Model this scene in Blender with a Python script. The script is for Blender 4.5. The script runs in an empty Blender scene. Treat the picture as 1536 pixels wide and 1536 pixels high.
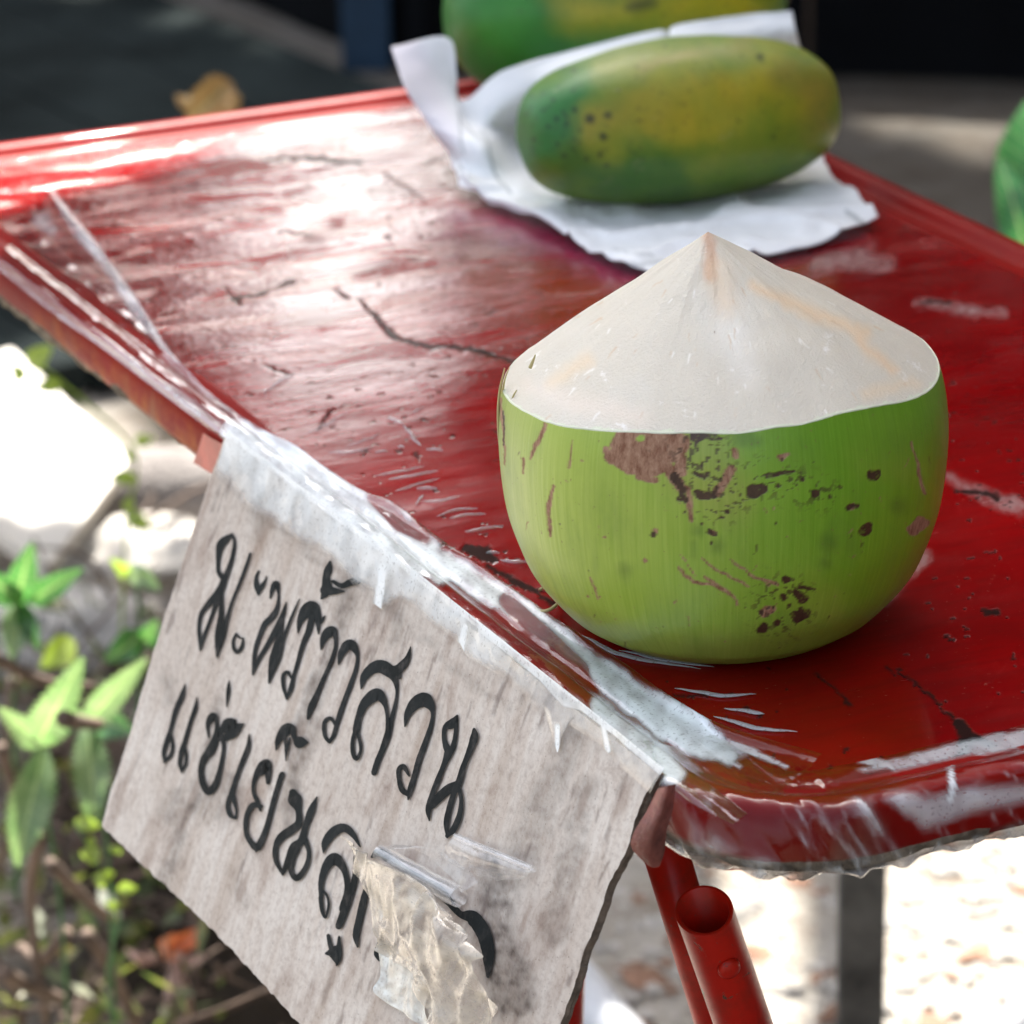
import bpy, math, random
import numpy as np
from mathutils import Vector, Matrix
random.seed(7); RNG = np.random.RandomState(7)
R = math.radians
SC = bpy.context.scene
COL = SC.collection

# ------------------------------------------------------------------ camera
CAM_Z, F, PITCH, ROLL = 1.072, 6000.0, R(20.5), R(-1.0)
TOP = 0.600                                            # height of the tabletop panel
_fw = np.array([0, math.cos(PITCH), -math.sin(PITCH)]); _r0 = np.array([1., 0, 0]); _u0 = np.cross(_r0, _fw)
_rt = math.cos(ROLL)*_r0 + math.sin(ROLL)*_u0; _up = -math.sin(ROLL)*_r0 + math.cos(ROLL)*_u0
EYE = np.array([0., 0., CAM_Z])
cam = bpy.data.cameras.new('camera'); camo = bpy.data.objects.new('camera', cam); COL.objects.link(camo)
M = Matrix.Identity(4)
for i in range(3):
    M[i][0] = _rt[i]; M[i][1] = _up[i]; M[i][2] = -_fw[i]; M[i][3] = EYE[i]
camo.matrix_world = M
cam.lens = 36*F/1536; cam.sensor_width = 36; cam.clip_end = 500; cam.clip_start = .05
cam.dof.use_dof = True; cam.dof.focus_distance = 1.215; cam.dof.aperture_fstop = 17; cam.dof.aperture_blades = 8
SC.camera = camo

# ------------------------------------------------------------------ light
SUN_EL, SUN_AZ = R(49), R(4)                            # behind the scene, slightly to the right
sun_dir = np.array([math.sin(SUN_AZ)*math.cos(SUN_EL), math.cos(SUN_AZ)*math.cos(SUN_EL), math.sin(SUN_EL)])
w = bpy.data.worlds.new('World'); SC.world = w; w.use_nodes = True
nt = w.node_tree; nt.nodes.clear()
sky = nt.nodes.new('ShaderNodeTexSky'); sky.sky_type = 'NISHITA'; sky.sun_disc = False
sky.sun_elevation = SUN_EL; sky.sun_rotation = SUN_AZ; sky.dust_density = 5.0; sky.air_density = 1.0; sky.ozone_density = 1.0
bg = nt.nodes.new('ShaderNodeBackground'); bg.inputs['Strength'].default_value = 0.095
wo = nt.nodes.new('ShaderNodeOutputWorld')
hs = nt.nodes.new('ShaderNodeHueSaturation'); hs.inputs['Saturation'].default_value = .55
nt.links.new(sky.outputs[0], hs.inputs['Color']); nt.links.new(hs.outputs[0], bg.inputs[0]); nt.links.new(bg.outputs[0], wo.inputs[0])
sl = bpy.data.lights.new('sun', 'SUN'); sl.energy = 4.9; sl.angle = R(.53); sl.color = (1, .95, .87)
so = bpy.data.objects.new('sun', sl); COL.objects.link(so)
so.rotation_euler = Vector(sun_dir).to_track_quat('Z', 'Y').to_euler()
SC.view_settings.view_transform = 'Standard'; SC.view_settings.look = 'None'
SC.view_settings.gamma = 1; SC.view_settings.use_curve_mapping = False
SC.view_settings.exposure = 2.25

# ------------------------------------------------------------------ geometry helpers
def ray(x, y): return _fw*F + _rt*(x-768) - _up*(y-768)
def onz(x, y, z=TOP):
    d = ray(x, y); return EYE + d*((z-CAM_Z)/d[2])
def ony(x, y, Y):
    d = ray(x, y); return EYE + d*(Y/d[1])
def onplane(x, y, P, n):
    d = ray(x, y); return EYE + d*(np.dot(P-EYE, n)/np.dot(d, n))
def project(V):
    D = V - EYE; z = D@_fw
    return 768 + F*(D@_rt)/z, 768 - F*(D@_up)/z

def _hash(ix, iy, iz):
    h = (ix*374761393 + iy*668265263 + iz*2147483647 + 1013904223) & 0xffffffff
    h = ((h ^ (h >> 13))*1274126177) & 0xffffffff
    return ((h ^ (h >> 16)) & 0xffff)/65535.0
def vnoise(P):
    P = np.asarray(P, float); i = np.floor(P).astype(np.int64); f = P-i; f = f*f*(3-2*f)
    r = 0
    for dx in (0, 1):
        for dy in (0, 1):
            for dz in (0, 1):
                wgt = (f[..., 0] if dx else 1-f[..., 0])*(f[..., 1] if dy else 1-f[..., 1])*(f[..., 2] if dz else 1-f[..., 2])
                r = r + wgt*_hash(i[..., 0]+dx, i[..., 1]+dy, i[..., 2]+dz)
    return r*2-1
def fbm(P, o=4):
    P = np.asarray(P, float); r = 0; a = 1; t = 0
    for k in range(o):
        r = r + a*vnoise(P*(2**k)+17.3*k); t += a; a *= .5
    return r/t
def n2(x, y, s, seed=0, o=4):
    return fbm(np.stack([np.asarray(x)/s, np.asarray(y)/s, np.full(np.shape(x), seed*7.77)], -1), o)
def sstep(a, b, x):
    t = np.clip((x-a)/(b-a), 0, 1); return t*t*(3-2*t)
def seg_mask(x, y, pts, soft=3.0):
    """soft mask of a polyline with a width at each point"""
    m = np.zeros(np.shape(x))
    pts = [tuple(p) for p in pts]
    if len(pts) == 1: pts = pts*2
    xs = [p[0] for p in pts]; ys = [p[1] for p in pts]; wm = max(p[2] for p in pts)
    sel = (x > min(xs)-wm-soft) & (x < max(xs)+wm+soft) & (y > min(ys)-wm-soft) & (y < max(ys)+wm+soft)
    if not sel.any(): return m
    X = x[sel]; Y = y[sel]; mm = np.zeros(X.shape)
    for (x0, y0, w0), (x1, y1, w1) in zip(pts[:-1], pts[1:]):
        dx, dy = x1-x0, y1-y0; L = dx*dx+dy*dy+1e-9
        t = np.clip(((X-x0)*dx+(Y-y0)*dy)/L, 0, 1)
        d = np.hypot(X-x0-t*dx, Y-y0-t*dy); w_ = w0+(w1-w0)*t
        mm = np.maximum(mm, 1-sstep(w_/2-soft/2, w_/2+soft/2, d))
    m[sel] = mm; return m
def catmull(P, n):
    P = np.asarray(P, float); k = len(P); t = np.linspace(0, k-1, n); i = np.minimum(t.astype(int), k-2); f = (t-i)[:, None]
    g = lambda j: P[np.clip(j, 0, k-1)]
    a, b, c, d = g(i-1), g(i), g(i+1), g(i+2)
    a = np.where((i == 0)[:, None], 2*b-c, a); d = np.where((i == k-2)[:, None], 2*c-b, d)
    return .5*((2*b)+(-a+c)*f+(2*a-5*b+4*c-d)*f*f+(-a+3*b-3*c+d)*f**3)
def resample(P, n):
    """even spacing along a polyline"""
    P = np.asarray(P, float); s = np.r_[0, np.cumsum(np.linalg.norm(np.diff(P, axis=0), axis=1))]
    t = np.linspace(0, s[-1], n); return np.stack([np.interp(t, s, P[:, k]) for k in range(P.shape[1])], -1)
def loft(rows, nr, nc):
    A = np.stack([catmull(r, nc) for r in rows], 0)
    return np.stack([catmull(A[:, j], nr) for j in range(nc)], 1)
def grid_faces(nr, nc, wrap=False):
    i, j = np.meshgrid(np.arange(nr-1), np.arange(nc if wrap else nc-1), indexing='ij')
    k = (j+1) % nc
    return np.stack([i*nc+j, i*nc+k, (i+1)*nc+k, (i+1)*nc+j], -1).reshape(-1, 4)

def link(name, me, parent=None, loc=(0, 0, 0)):
    o = bpy.data.objects.new(name, me); COL.objects.link(o)
    if parent is not None: o.parent = parent
    o.location = loc
    return o
def mesh(name, V, Fc, mat, parent=None, smooth=True, attrs=None, uv=None, world=True):
    """one mesh object; V in world metres, made local to its thing's origin"""
    V = np.asarray(V, float).reshape(-1, 3)
    loc = np.zeros(3)
    if parent is not None and world: loc = np.array(root_loc(parent))
    elif parent is None:
        c = V.mean(0); c[2] = V[:, 2].min(); loc = c
    me = bpy.data.meshes.new(name); me.from_pydata((V-loc).tolist() if len(V) < 2000 else [tuple(v) for v in (V-loc)], [], [tuple(int(a) for a in f) for f in Fc])
    if mat is not None: me.materials.append(mat)
    me.polygons.foreach_set('use_smooth', [smooth]*len(me.polygons))
    if attrs:
        for k, a in attrs.items():
            at = me.attributes.new(k, 'FLOAT_COLOR', 'POINT')
            a = np.asarray(a, float); c = np.ones((len(V), 4)); c[:, :a.shape[1]] = a
            at.data.foreach_set('color', c.ravel())
    if uv is not None:
        ul = me.uv_layers.new(name='uv'); vi = np.zeros(len(me.loops), int); me.loops.foreach_get('vertex_index', vi)
        ul.data.foreach_set('uv', np.asarray(uv, float)[vi].ravel())
    me.update()
    return link(name, me, parent, (0, 0, 0) if parent is not None else tuple(loc))
def root_loc(o):
    p = np.array(o.location)
    while o.parent is not None:
        o = o.parent; p = p+np.array(o.location)
    return p
def thing(name, label, cat, loc, group=None):
    o = bpy.data.objects.new(name, None); COL.objects.link(o); o.location = tuple(loc); o.empty_display_size = .05
    return tag(o, label, cat, group)
def tag(o, label=None, cat=None, group=None, kind=None):
    if label: o['label'] = label
    if cat: o['category'] = cat
    if group: o['group'] = group
    if kind: o['kind'] = kind
    return o
class MB:
    """collects simple shapes into one mesh"""
    def __init__(s): s.V = []; s.F = []; s.n = 0
    def add(s, V, Fc):
        V = np.asarray(V, float); s.V.append(V); s.F += [[int(a)+s.n for a in f] for f in Fc]; s.n += len(V); return s
    def box(s, c, half, ax=None):
        ax = np.eye(3) if ax is None else np.asarray(ax)
        V = [np.asarray(c)+ax[0]*half[0]*a+ax[1]*half[1]*b+ax[2]*half[2]*d for a in (-1, 1) for b in (-1, 1) for d in (-1, 1)]
        return s.add(V, [(0, 1, 3, 2), (4, 6, 7, 5), (0, 4, 5, 1), (2, 3, 7, 6), (0, 2, 6, 4), (1, 5, 7, 3)])
    def tube(s, P, r, n=12, cap=True, flat=1.0):
        P = np.asarray(P, float); k = len(P); r = np.broadcast_to(r, (k,)); T = np.gradient(P, axis=0); V = []
        up = np.array([0, 0, 1.]) if abs(T[0][2]) < .8*np.linalg.norm(T[0]) else np.array([0., 1, 0])
        for i in range(k):
            t = T[i]/(np.linalg.norm(T[i])+1e-12); a = np.cross(up, t); a /= np.linalg.norm(a); b = np.cross(t, a)
            for j in range(n):
                q = 2*math.pi*j/n; V.append(P[i]+r[i]*(a*math.cos(q)+b*math.sin(q)*flat))
        Fc = grid_faces(k, n, True).tolist()
        if cap: Fc += [list(range(n))[::-1], [(k-1)*n+j for j in range(n)]]
        return s.add(V, Fc)
    def build(s, name, mat, parent=None, smooth=False, **k):
        return mesh(name, np.concatenate(s.V), s.F, mat, parent, smooth, **k)
def blob(c, rad, seed=0, rough=.2, nu=20, nv=12, ax=None):
    V = []
    for i in range(nv):
        th = math.pi*i/(nv-1)
        for j in range(nu):
            ph = 2*math.pi*j/nu; V.append((math.sin(th)*math.cos(ph), math.sin(th)*math.sin(ph), math.cos(th)))
    V = np.array(V); r = 1+rough*fbm(V*1.6+seed*3.1, 3)
    V = V*r[:, None]*np.array(rad)
    if ax is not None: V = V@np.asarray(ax)
    return V+np.array(c), grid_faces(nv, nu, True)

# ------------------------------------------------------------------ material helper
class Mt:
    def __init__(s, name):
        s.m = bpy.data.materials.new(name); s.m.use_nodes = True; s.t = s.m.node_tree; s.t.nodes.clear()
        s.out = s.t.nodes.new('ShaderNodeOutputMaterial')
    def n(s, typ, ins=None, **props):
        nd = s.t.nodes.new('ShaderNode'+typ)
        for k, v in props.items(): setattr(nd, k, v)
        for k, v in (ins or {}).items(): s.set(nd.inputs[k], v)
        return nd
    def set(s, sock, v):
        if isinstance(v, bpy.types.NodeSocket): s.t.links.new(v, sock)
        elif isinstance(v, bpy.types.Node): s.t.links.new(v.outputs[0], sock)
        else:
            if sock.type == 'RGBA' and hasattr(v, '__len__') and len(v) == 3: v = (*v, 1)
            sock.default_value = v
    def coord(s, kind='Object'): return s.n('TexCoord').outputs[kind]
    def attr(s, name, ch=None):
        a = s.n('Attribute', attribute_name=name)
        if ch is None: return a.outputs['Color']
        return s.n('SeparateColor', {0: a.outputs['Color']}).outputs[ch]
    def mapv(s, v, sc=(1, 1, 1), rot=(0, 0, 0), loc=(0, 0, 0)):
        return s.n('Mapping', {'Vector': v, 'Scale': sc, 'Rotation': rot, 'Location': loc}).outputs[0]
    def noise(s, v, scale, det=4, rough=.55, dist=0, out=0):
        return s.n('TexNoise', {'Vector': v, 'Scale': scale, 'Detail': det, 'Roughness': rough, 'Distortion': dist}).outputs[out]
    def ramp(s, f, stops, interp='LINEAR'):
        nd = s.n('ValToRGB', {0: f}); cr = nd.color_ramp; cr.interpolation = interp
        while len(cr.elements) < len(stops): cr.elements.new(.5)
        for e, (p, c) in zip(cr.elements, stops):
            e.position = p; e.color = (c, c, c, 1) if not hasattr(c, '__len__') else (*c[:3], 1)
        return nd.outputs[0]
    def mix(s, f, a, b, mode='MIX'):
        nd = s.n('Mix', data_type='RGBA', blend_type=mode); s.set(nd.inputs[0], f); s.set(nd.inputs[6], a); s.set(nd.inputs[7], b)
        return nd.outputs[2]
    def math(s, op, a, b=0., clamp=False):
        nd = s.n('Math', {0: a, 1: b}, operation=op, use_clamp=clamp); return nd.outputs[0]
    def bump(s, h, strength=.3, dist=.001, normal=None):
        i = {'Height': h, 'Strength': strength, 'Distance': dist}
        if normal is not None: i['Normal'] = normal
        return s.n('Bump', i).outputs[0]
    def bsdf(s, **k):
        nd = s.n('BsdfPrincipled')
        for a, v in k.items(): s.set(nd.inputs[a.replace('_', ' ')], v)
        return nd.outputs[0]
    def done(s, sh): s.t.links.new(sh, s.out.inputs[0]); return s.m

def simple(name, c, rough=.6, var=.25, scale=8, bump=.2, bd=.001, spec=.5, c2=None, **kw):
    m = Mt(name); v = m.coord(); nz = m.noise(v, scale, 5, .6)
    c = np.array(c, float); hi = tuple(np.minimum(c*(1+var), 1)) if c2 is None else c2
    col = m.mix(m.ramp(nz, [(.3, 0), (.7, 1)]), tuple(c*(1-var)), hi)
    nz2 = m.noise(v, scale*9, 4, .6)
    return m.done(m.bsdf(Base_Color=col, Roughness=rough, Specular_IOR_Level=spec, Normal=m.bump(nz2, bump, bd), **kw))

#@@MATERIALS
# --- red enamel on the board: UV in metres along the table's short (x) and long (y) sides
def red_top():
    m = Mt('red_painted_board'); uv = m.coord('UV')
    dirt, scuff_glare, pink_refl = m.attr('paint', 0), m.attr('paint', 1), m.attr('paint', 2)
    base = m.mix(m.ramp(m.noise(uv, 9, 5), [(.35, 0), (.68, 1)]), (.17, .001, .002), (.29, .002, .003))
    base = m.mix(m.ramp(m.noise(m.mapv(uv, (30, 160, 1)), 1, 5, .65), [(.45, 0), (.75, .45)]), base, (.09, .004, .004))
    base = m.mix(pink_refl, base, (.26, .008, .055))  # magenta reflection painted into the red
    base = m.mix(scuff_glare, base, (.46, .40, .37))  # pale scuffs, and sky glare painted as the same tone
    base = m.mix(m.ramp(m.noise(uv, 420, 3, .7), [(.66, 0), (.76, .6)]), base, (.36, .14, .11))
    base = m.mix(dirt, base, (.018, .012, .010))
    streak = m.ramp(m.noise(m.mapv(uv, (15, 46, 1)), 1, 7, .66, .5), [(.30, 0), (.50, .75), (.72, 1)])
    fine = m.noise(m.mapv(uv, (140, 300, 1)), 1, 4, .65)
    wav = m.noise(m.mapv(uv, (7, 15, 1)), 1, 3, .5)
    yv = m.n('SeparateXYZ', {0: uv}).outputs[1]
    wornf = m.ramp(m.math('ADD', yv, m.math('MULTIPLY', m.math('SUBTRACT', m.noise(uv, 5, 3), .5), .35)), [(.34, .10), (.52, 1)])
    h = m.math('ADD', m.math('MULTIPLY', streak, .62), m.math('MULTIPLY', fine, .34))
    h = m.math('ADD', m.math('MULTIPLY', h, wornf), m.math('MULTIPLY', wav, .7))
    h = m.math('SUBTRACT', h, m.math('MULTIPLY', dirt, .25))
    nrm = m.bump(h, .60, .0012)
    rough = m.ramp(m.noise(m.mapv(uv, (16, 40, 1)), 1, 5, .65), [(.35, .10), (.72, .30)])
    pt = m.math('ADD', m.noise(m.mapv(uv, (17, 44, 1), (0, 0, .12)), 1, 8, .72, .7), m.math('MULTIPLY', m.math('SUBTRACT', m.noise(uv, 11, 4), .5), .45))
    patch = m.ramp(pt, [(.37, .12), (.47, .9), (.6, 1)])
    gloss = m.mix(dirt, m.mix(wornf, (.24, .24, .24), patch), (.03, .03, .03))
    rough = m.math('ADD', rough, m.math('MULTIPLY', scuff_glare, .3))
    return m.done(m.bsdf(Base_Color=base, Roughness=rough, Normal=nrm, Specular_IOR_Level=m.math('MULTIPLY', gloss, .32), Coat_Weight=gloss, Coat_Roughness=.05, Coat_IOR=1.7, Coat_Normal=nrm))
def red_rim():
    m = Mt('red_painted_rim'); v = m.coord(); d = m.attr('paint', 0); w_ = m.attr('paint', 1)
    base = m.mix(m.ramp(m.noise(v, 14, 5), [(.35, 0), (.7, 1)]), (.16, .001, .001), (.26, .004, .002))
    base = m.mix(m.math('MULTIPLY', w_, m.ramp(m.noise(v, 60, 5, .7), [(.40, 0), (.60, .9)])), base, (.40, .10, .004))  # orange reflection of the sunlit ground, painted into the rim colour
    base = m.mix(d, base, m.mix(m.noise(v, 120, 5, .7), (.10, .06, .035), (.34, .27, .18)))
    h = m.noise(v, 90, 5, .65)
    return m.done(m.bsdf(Base_Color=base, Roughness=.45, Specular_IOR_Level=.05, Normal=m.bump(h, .35, .0008), Coat_Weight=.05, Coat_Roughness=.04))
def film_mat(name='clear_tape', white=(.86, .91, .92), dirtc=(.30, .24, .16)):
    """clear packing tape: clear where 'haze' is 0, white where it is 1, for clouding and painted glare"""
    m = Mt(name); v = m.coord(); hz, dr = m.attr('paint', 0), m.attr('paint', 1)
    nz = m.noise(v, 110, 4, .6); bub = m.ramp(m.noise(v, 900, 2, .5), [(.60, 0), (.66, 1)])
    nrm = m.bump(nz, .25, .0008)
    col = m.mix(dr, white, dirtc)
    dif = m.bsdf(Base_Color=col, Roughness=.22, Normal=nrm, Subsurface_Weight=0., Coat_Weight=.6, Coat_Roughness=.08)
    fc = m.n('LayerWeight', {'Blend': .5, 'Normal': nrm}).outputs['Facing']
    fr = m.math('ADD', .02, m.math('MULTIPLY', m.math('POWER', fc, 4.0), 1.0), True)
    gl = m.n('BsdfGlossy', {'Color': (1, 1, 1), 'Roughness': .07, 'Normal': nrm}).outputs[0]
    tr = m.n('BsdfTransparent', {'Color': (.955, .955, .965)}).outputs[0]
    clear = m.n('MixShader', {0: fr, 1: tr, 2: gl}).outputs[0]
    f = m.math('MULTIPLY', hz, m.math('SUBTRACT', 1.0, m.math('MULTIPLY', bub, .35)), True)
    return m.done(m.n('MixShader', {0: f, 1: clear, 2: dif}).outputs[0])
def husk_mat():
    m = Mt('green_coconut_husk'); uv = m.coord('UV'); v = m.coord()
    c = m.attr('paint'); d = m.attr('mark', 0); tan = m.attr('mark', 1); dk = m.attr('mark', 2)
    fib = m.noise(m.mapv(uv, (900, 26, 1)), 1, 4, .6)
    col = m.mix(m.ramp(fib, [(.32, .0), (.70, .7)]), c, m.mix(1.0, c, (1.4, 1.25, 1.9), 'MULTIPLY'))
    col = m.mix(m.ramp(m.noise(m.mapv(uv, (60, 30, 1)), 1, 5, .6), [(.5, 0), (.75, .35)]), col, (.10, .19, .04))
    col = m.mix(m.ramp(m.noise(v, 700, 2, .5), [(.70, 0), (.74, .6)]), col, (.22, .17, .06))
    brown = m.mix(m.ramp(m.noise(m.mapv(uv, (500, 220, 1)), 1, 4, .7), [(.35, 0), (.65, 1)]), (.20, .085, .045), (.42, .25, .16))
    col = m.mix(tan, col, brown)
    col = m.mix(dk, col, (.045, .10, .02))
    col = m.mix(d, col, m.mix(m.noise(m.mapv(uv, (700, 500, 1)), 1, 3), (.022, .012, .008), (.10, .055, .03)))
    h = m.math('ADD', m.math('MULTIPLY', fib, .5), m.noise(v, 160, 4))
    h = m.math('SUBTRACT', h, m.math('ADD', d, m.math('MULTIPLY', tan, .5)))
    return m.done(m.bsdf(Base_Color=col, Roughness=m.mix(tan, (.36,)*3, (.75,)*3), Normal=m.bump(h, .28, .0006), Specular_IOR_Level=.45,
                         Subsurface_Weight=.06, Subsurface_Radius=(.004, .006, .002), Subsurface_Scale=1.0))
def flesh_mat():
    m = Mt('shaved_white_husk'); v = m.coord(); uv = m.coord('UV'); c = m.attr('paint')
    st = m.noise(m.mapv(uv, (420, 22, 1)), 1, 4, .6)
    grain = m.noise(v, 900, 4, .75)
    col = m.mix(m.ramp(st, [(.40, 0), (.7, .10)]), c, m.mix(1.0, c, (.93, .86, .78), 'MULTIPLY'))
    col = m.mix(m.ramp(grain, [(.45, 0), (.75, .14)]), col, (.62, .54, .46))
    col = m.mix(m.ramp(m.noise(m.mapv(v, (90, 60, 200), (0, .4, 0)), 1, 5, .75), [(.62, 0), (.74, .55)]), col, (.93, .92, .92))
    h = m.math('ADD', m.math('MULTIPLY', st, .35), m.math('MULTIPLY', grain, .9))
    h = m.math('ADD', h, m.math('MULTIPLY', m.noise(v, 55, 3), 1.2))
    return m.done(m.bsdf(Base_Color=col, Roughness=.5, Normal=m.bump(h, .6, .0009), Subsurface_Weight=.15,
                         Subsurface_Radius=(.006, .004, .0025), Subsurface_Scale=1.0, Specular_IOR_Level=.4))
def papaya_mat():
    m = Mt('papaya_skin'); v = m.coord(); c = m.attr('paint'); d = m.attr('mark', 0)
    col = m.mix(m.ramp(m.noise(v, 45, 5, .65), [(.45, 0), (.75, .5)]), c, m.mix(1.0, c, (.55, .75, .6), 'MULTIPLY'))
    col = m.mix(m.ramp(m.noise(v, 260, 3, .6), [(.6, 0), (.72, .4)]), col, (.06, .08, .02))
    col = m.mix(m.ramp(m.noise(v, 18, 6, .7, .6), [(.42, 0), (.66, .55)]), col, m.mix(1.0, col, (.35, .8, .5), 'MULTIPLY'))
    col = m.mix(m.ramp(m.noise(v, 600, 3, .7), [(.63, 0), (.70, .8)]), col, (.05, .06, .02))
    col = m.mix(m.ramp(m.noise(m.mapv(v, (30, 160, 160)), 1, 5, .7), [(.64, 0), (.74, .5)]), col, (.42, .38, .22))
    col = m.mix(d, col, (.012, .02, .012))
    return m.done(m.bsdf(Base_Color=col, Roughness=.42, Normal=m.bump(m.noise(v, 70, 5), .25, .0012), Specular_IOR_Level=.4))
def card_mat():
    m = Mt('worn_cardboard'); uv = m.coord('UV'); c = m.attr('paint'); 
    fl = m.noise(m.mapv(uv, (240, 12, 1)), 1, 4, .6)
    sp = m.noise(uv, 330, 5, .75); sp2 = m.noise(uv, 60, 6, .75, .6)
    col = m.mix(m.ramp(fl, [(.36, .0), (.64, .5)]), c, m.mix(1.0, c, (.78, .70, .65), 'MULTIPLY'))
    col = m.mix(m.ramp(sp, [(.46, 0), (.70, .6)]), col, m.mix(1.0, c, (.50, .42, .39), 'MULTIPLY'))
    col = m.mix(m.ramp(sp2, [(.55, 0), (.72, .6)]), col, m.mix(1.0, c, (.52, .43, .39), 'MULTIPLY'))
    col = m.mix(m.ramp(m.noise(uv, 1100, 2, .6), [(.68, 0), (.74, .9)]), col, (.05, .035, .03))
    h = m.math('ADD', m.math('MULTIPLY', fl, .8), m.math('MULTIPLY', sp, .5))
    return m.done(m.bsdf(Base_Color=col, Roughness=.62, Normal=m.bump(h, .35, .0006), Specular_IOR_Level=.3))
def leaf_mat(name, c, back, rough=.35, tl=.45):
    m = Mt(name); v = m.coord(); uv = m.coord('UV')
    col = m.mix(m.ramp(m.noise(v, 60, 4), [(.35, 0), (.7, 1)]), c, back)
    sx = m.n('SeparateXYZ', {0: uv}); ax = m.math('ABSOLUTE', sx.outputs[0])
    vein = m.math('FRACT', m.math('MULTIPLY', m.math('SUBTRACT', sx.outputs[1], m.math('MULTIPLY', ax, .12)), 11))
    vein = m.ramp(vein, [(0, .5), (.12, 0), (.88, 0), (1, .5)])
    rib = m.ramp(ax, [(.03, 1), (.10, 0)])
    has = m.math('GREATER_THAN', sx.outputs[1], .001)
    vv = m.math('MULTIPLY', m.math('MAXIMUM', vein, rib), has)
    col = m.mix(vv, col, m.mix(.5, col, (.5, .6, .3)))
    col = m.mix(m.ramp(m.noise(v, 220, 3, .7), [(.62, 0), (.72, .5)]), col, (.10, .10, .04))
    p = m.bsdf(Base_Color=col, Roughness=rough, Specular_IOR_Level=.8, Normal=m.bump(m.noise(v, 300, 3), .3, .0008))
    t = m.n('BsdfTranslucent', {'Color': m.mix(1.0, col, (1.25, 1.4, .85), 'MULTIPLY')}).outputs[0]
    return m.done(m.n('MixShader', {0: tl, 1: p, 2: t}).outputs[0])
def cloth_mat():
    m = Mt('awning_cloth'); v = m.coord()
    d = m.n('BsdfDiffuse', {'Color': (.16, .17, .17)}).outputs[0]; t = m.n('BsdfTranslucent', {'Color': (.30, .32, .34)}).outputs[0]
    return m.done(m.n('MixShader', {0: .22, 1: d, 2: t}).outputs[0])
def paper_mat():
    m = Mt('white_paper'); v = m.coord(); c = m.attr('paint')
    p = m.bsdf(Base_Color=c, Roughness=.55, Normal=m.bump(m.noise(v, 120, 5, .6), .3, .0012))
    t = m.n('BsdfTranslucent', {'Color': (.7, .74, .8)}).outputs[0]
    return m.done(m.n('MixShader', {0: .22, 1: p, 2: t}).outputs[0])
def ground_mat():
    m = Mt('sandy_ground'); v = m.coord(); d = m.attr('paint', 0)
    a = m.noise(v, 3.2, 7, .7); b = m.noise(v, 26, 6, .75); g = m.noise(v, 110, 4, .7)
    col = m.mix(m.ramp(a, [(.35, 0), (.62, 1)]), (.34, .30, .25), (.52, .49, .44))
    col = m.mix(m.ramp(b, [(.45, 0), (.64, .75)]), col, (.22, .17, .13))
    col = m.mix(m.ramp(g, [(.45, 0), (.7, .5)]), col, (.55, .52, .47))
    col = m.mix(d, col, m.mix(b, (.010, .008, .006), (.030, .022, .015)))  # dark tone that paints shade onto the ground
    h = m.math('ADD', b, m.math('MULTIPLY', g, .5))
    return m.done(m.bsdf(Base_Color=col, Roughness=1.0, Normal=m.bump(h, .9, .02), Specular_IOR_Level=.03))

M_TOP, M_RIM, M_FILM, M_HUSK, M_FLESH, M_PAP = red_top(), red_rim(), film_mat(), husk_mat(), flesh_mat(), papaya_mat()
M_CARD, M_CLOTH, M_PAPER, M_GROUND = card_mat(), cloth_mat(), paper_mat(), ground_mat()
def ink_mat():
    m = Mt('black_marker_ink'); v = m.coord()
    col = m.mix(m.ramp(m.noise(v, 240, 5, .75), [(.50, 0), (.72, .55)]), (.006, .009, .010), (.10, .09, .085))
    col = m.mix(m.ramp(m.noise(v, 45, 3), [(.4, 0), (.7, .6)]), col, (.018, .024, .026))
    return m.done(m.bsdf(Base_Color=col, Roughness=.7, Specular_IOR_Level=.12, Normal=m.bump(m.noise(v, 500, 3), .3, .0004)))
M_INK = ink_mat()
M_CEDGE = simple('cardboard_edge', (.15, .115, .085), .9, .5, 200, .6, .002)
M_CBACK = simple('cardboard_back', (.30, .23, .17), .9, .3, 40)
def leg_mat():
    m = Mt('red_enamel_metal'); v = m.coord()
    col = m.mix(m.ramp(m.noise(v, 22, 5), [(.35, 0), (.7, 1)]), (.44, .008, .003), (.60, .018, .006))
    chip = m.ramp(m.noise(v, 130, 5, .7, .5), [(.62, 0), (.66, 1)]); grime = m.ramp(m.noise(v, 35, 6, .75), [(.50, 0), (.72, .6)])
    col = m.mix(grime, col, (.12, .025, .012)); col = m.mix(chip, col, (.10, .055, .035))
    h = m.math('SUBTRACT', m.math('MULTIPLY', m.noise(v, 160, 4), .4), chip)
    return m.done(m.bsdf(Base_Color=col, Roughness=m.mix(grime, (.3,)*3, (.6,)*3), Normal=m.bump(h, .4, .0005), Specular_IOR_Level=.35))
M_LEG = leg_mat()
M_LEGIN = simple('tube_inside', (.03, .008, .006), .8)
M_BRACKET = simple('red_bracket_paint', (.36, .012, .006), .4, .3, 60)
M_UNDER = simple('board_underside', (.16, .10, .06), .9, .4, 60, .8, .002)
M_WOODEDGE = simple('raw_board_edge', (.20, .145, .085), .9, .55, 150, 1, .0025, c2=(.42, .34, .23))
M_FIBRE = simple('dry_fibre', (.42, .36, .16), .6)
M_RIMPALE = simple('pale_cut_rim', (.60, .62, .48), .5)
M_LEAF = leaf_mat('weed_leaf', (.10, .18, .08), (.20, .27, .16), .28, .38)
M_LEAFD = leaf_mat('dark_leaf', (.03, .10, .03), (.05, .16, .05))
M_LEAFY = leaf_mat('young_leaf', (.22, .30, .04), (.30, .38, .06))
M_CROWN = leaf_mat('crown_leaf', (.018, .034, .012), (.03, .055, .02), .6, .22)
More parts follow.
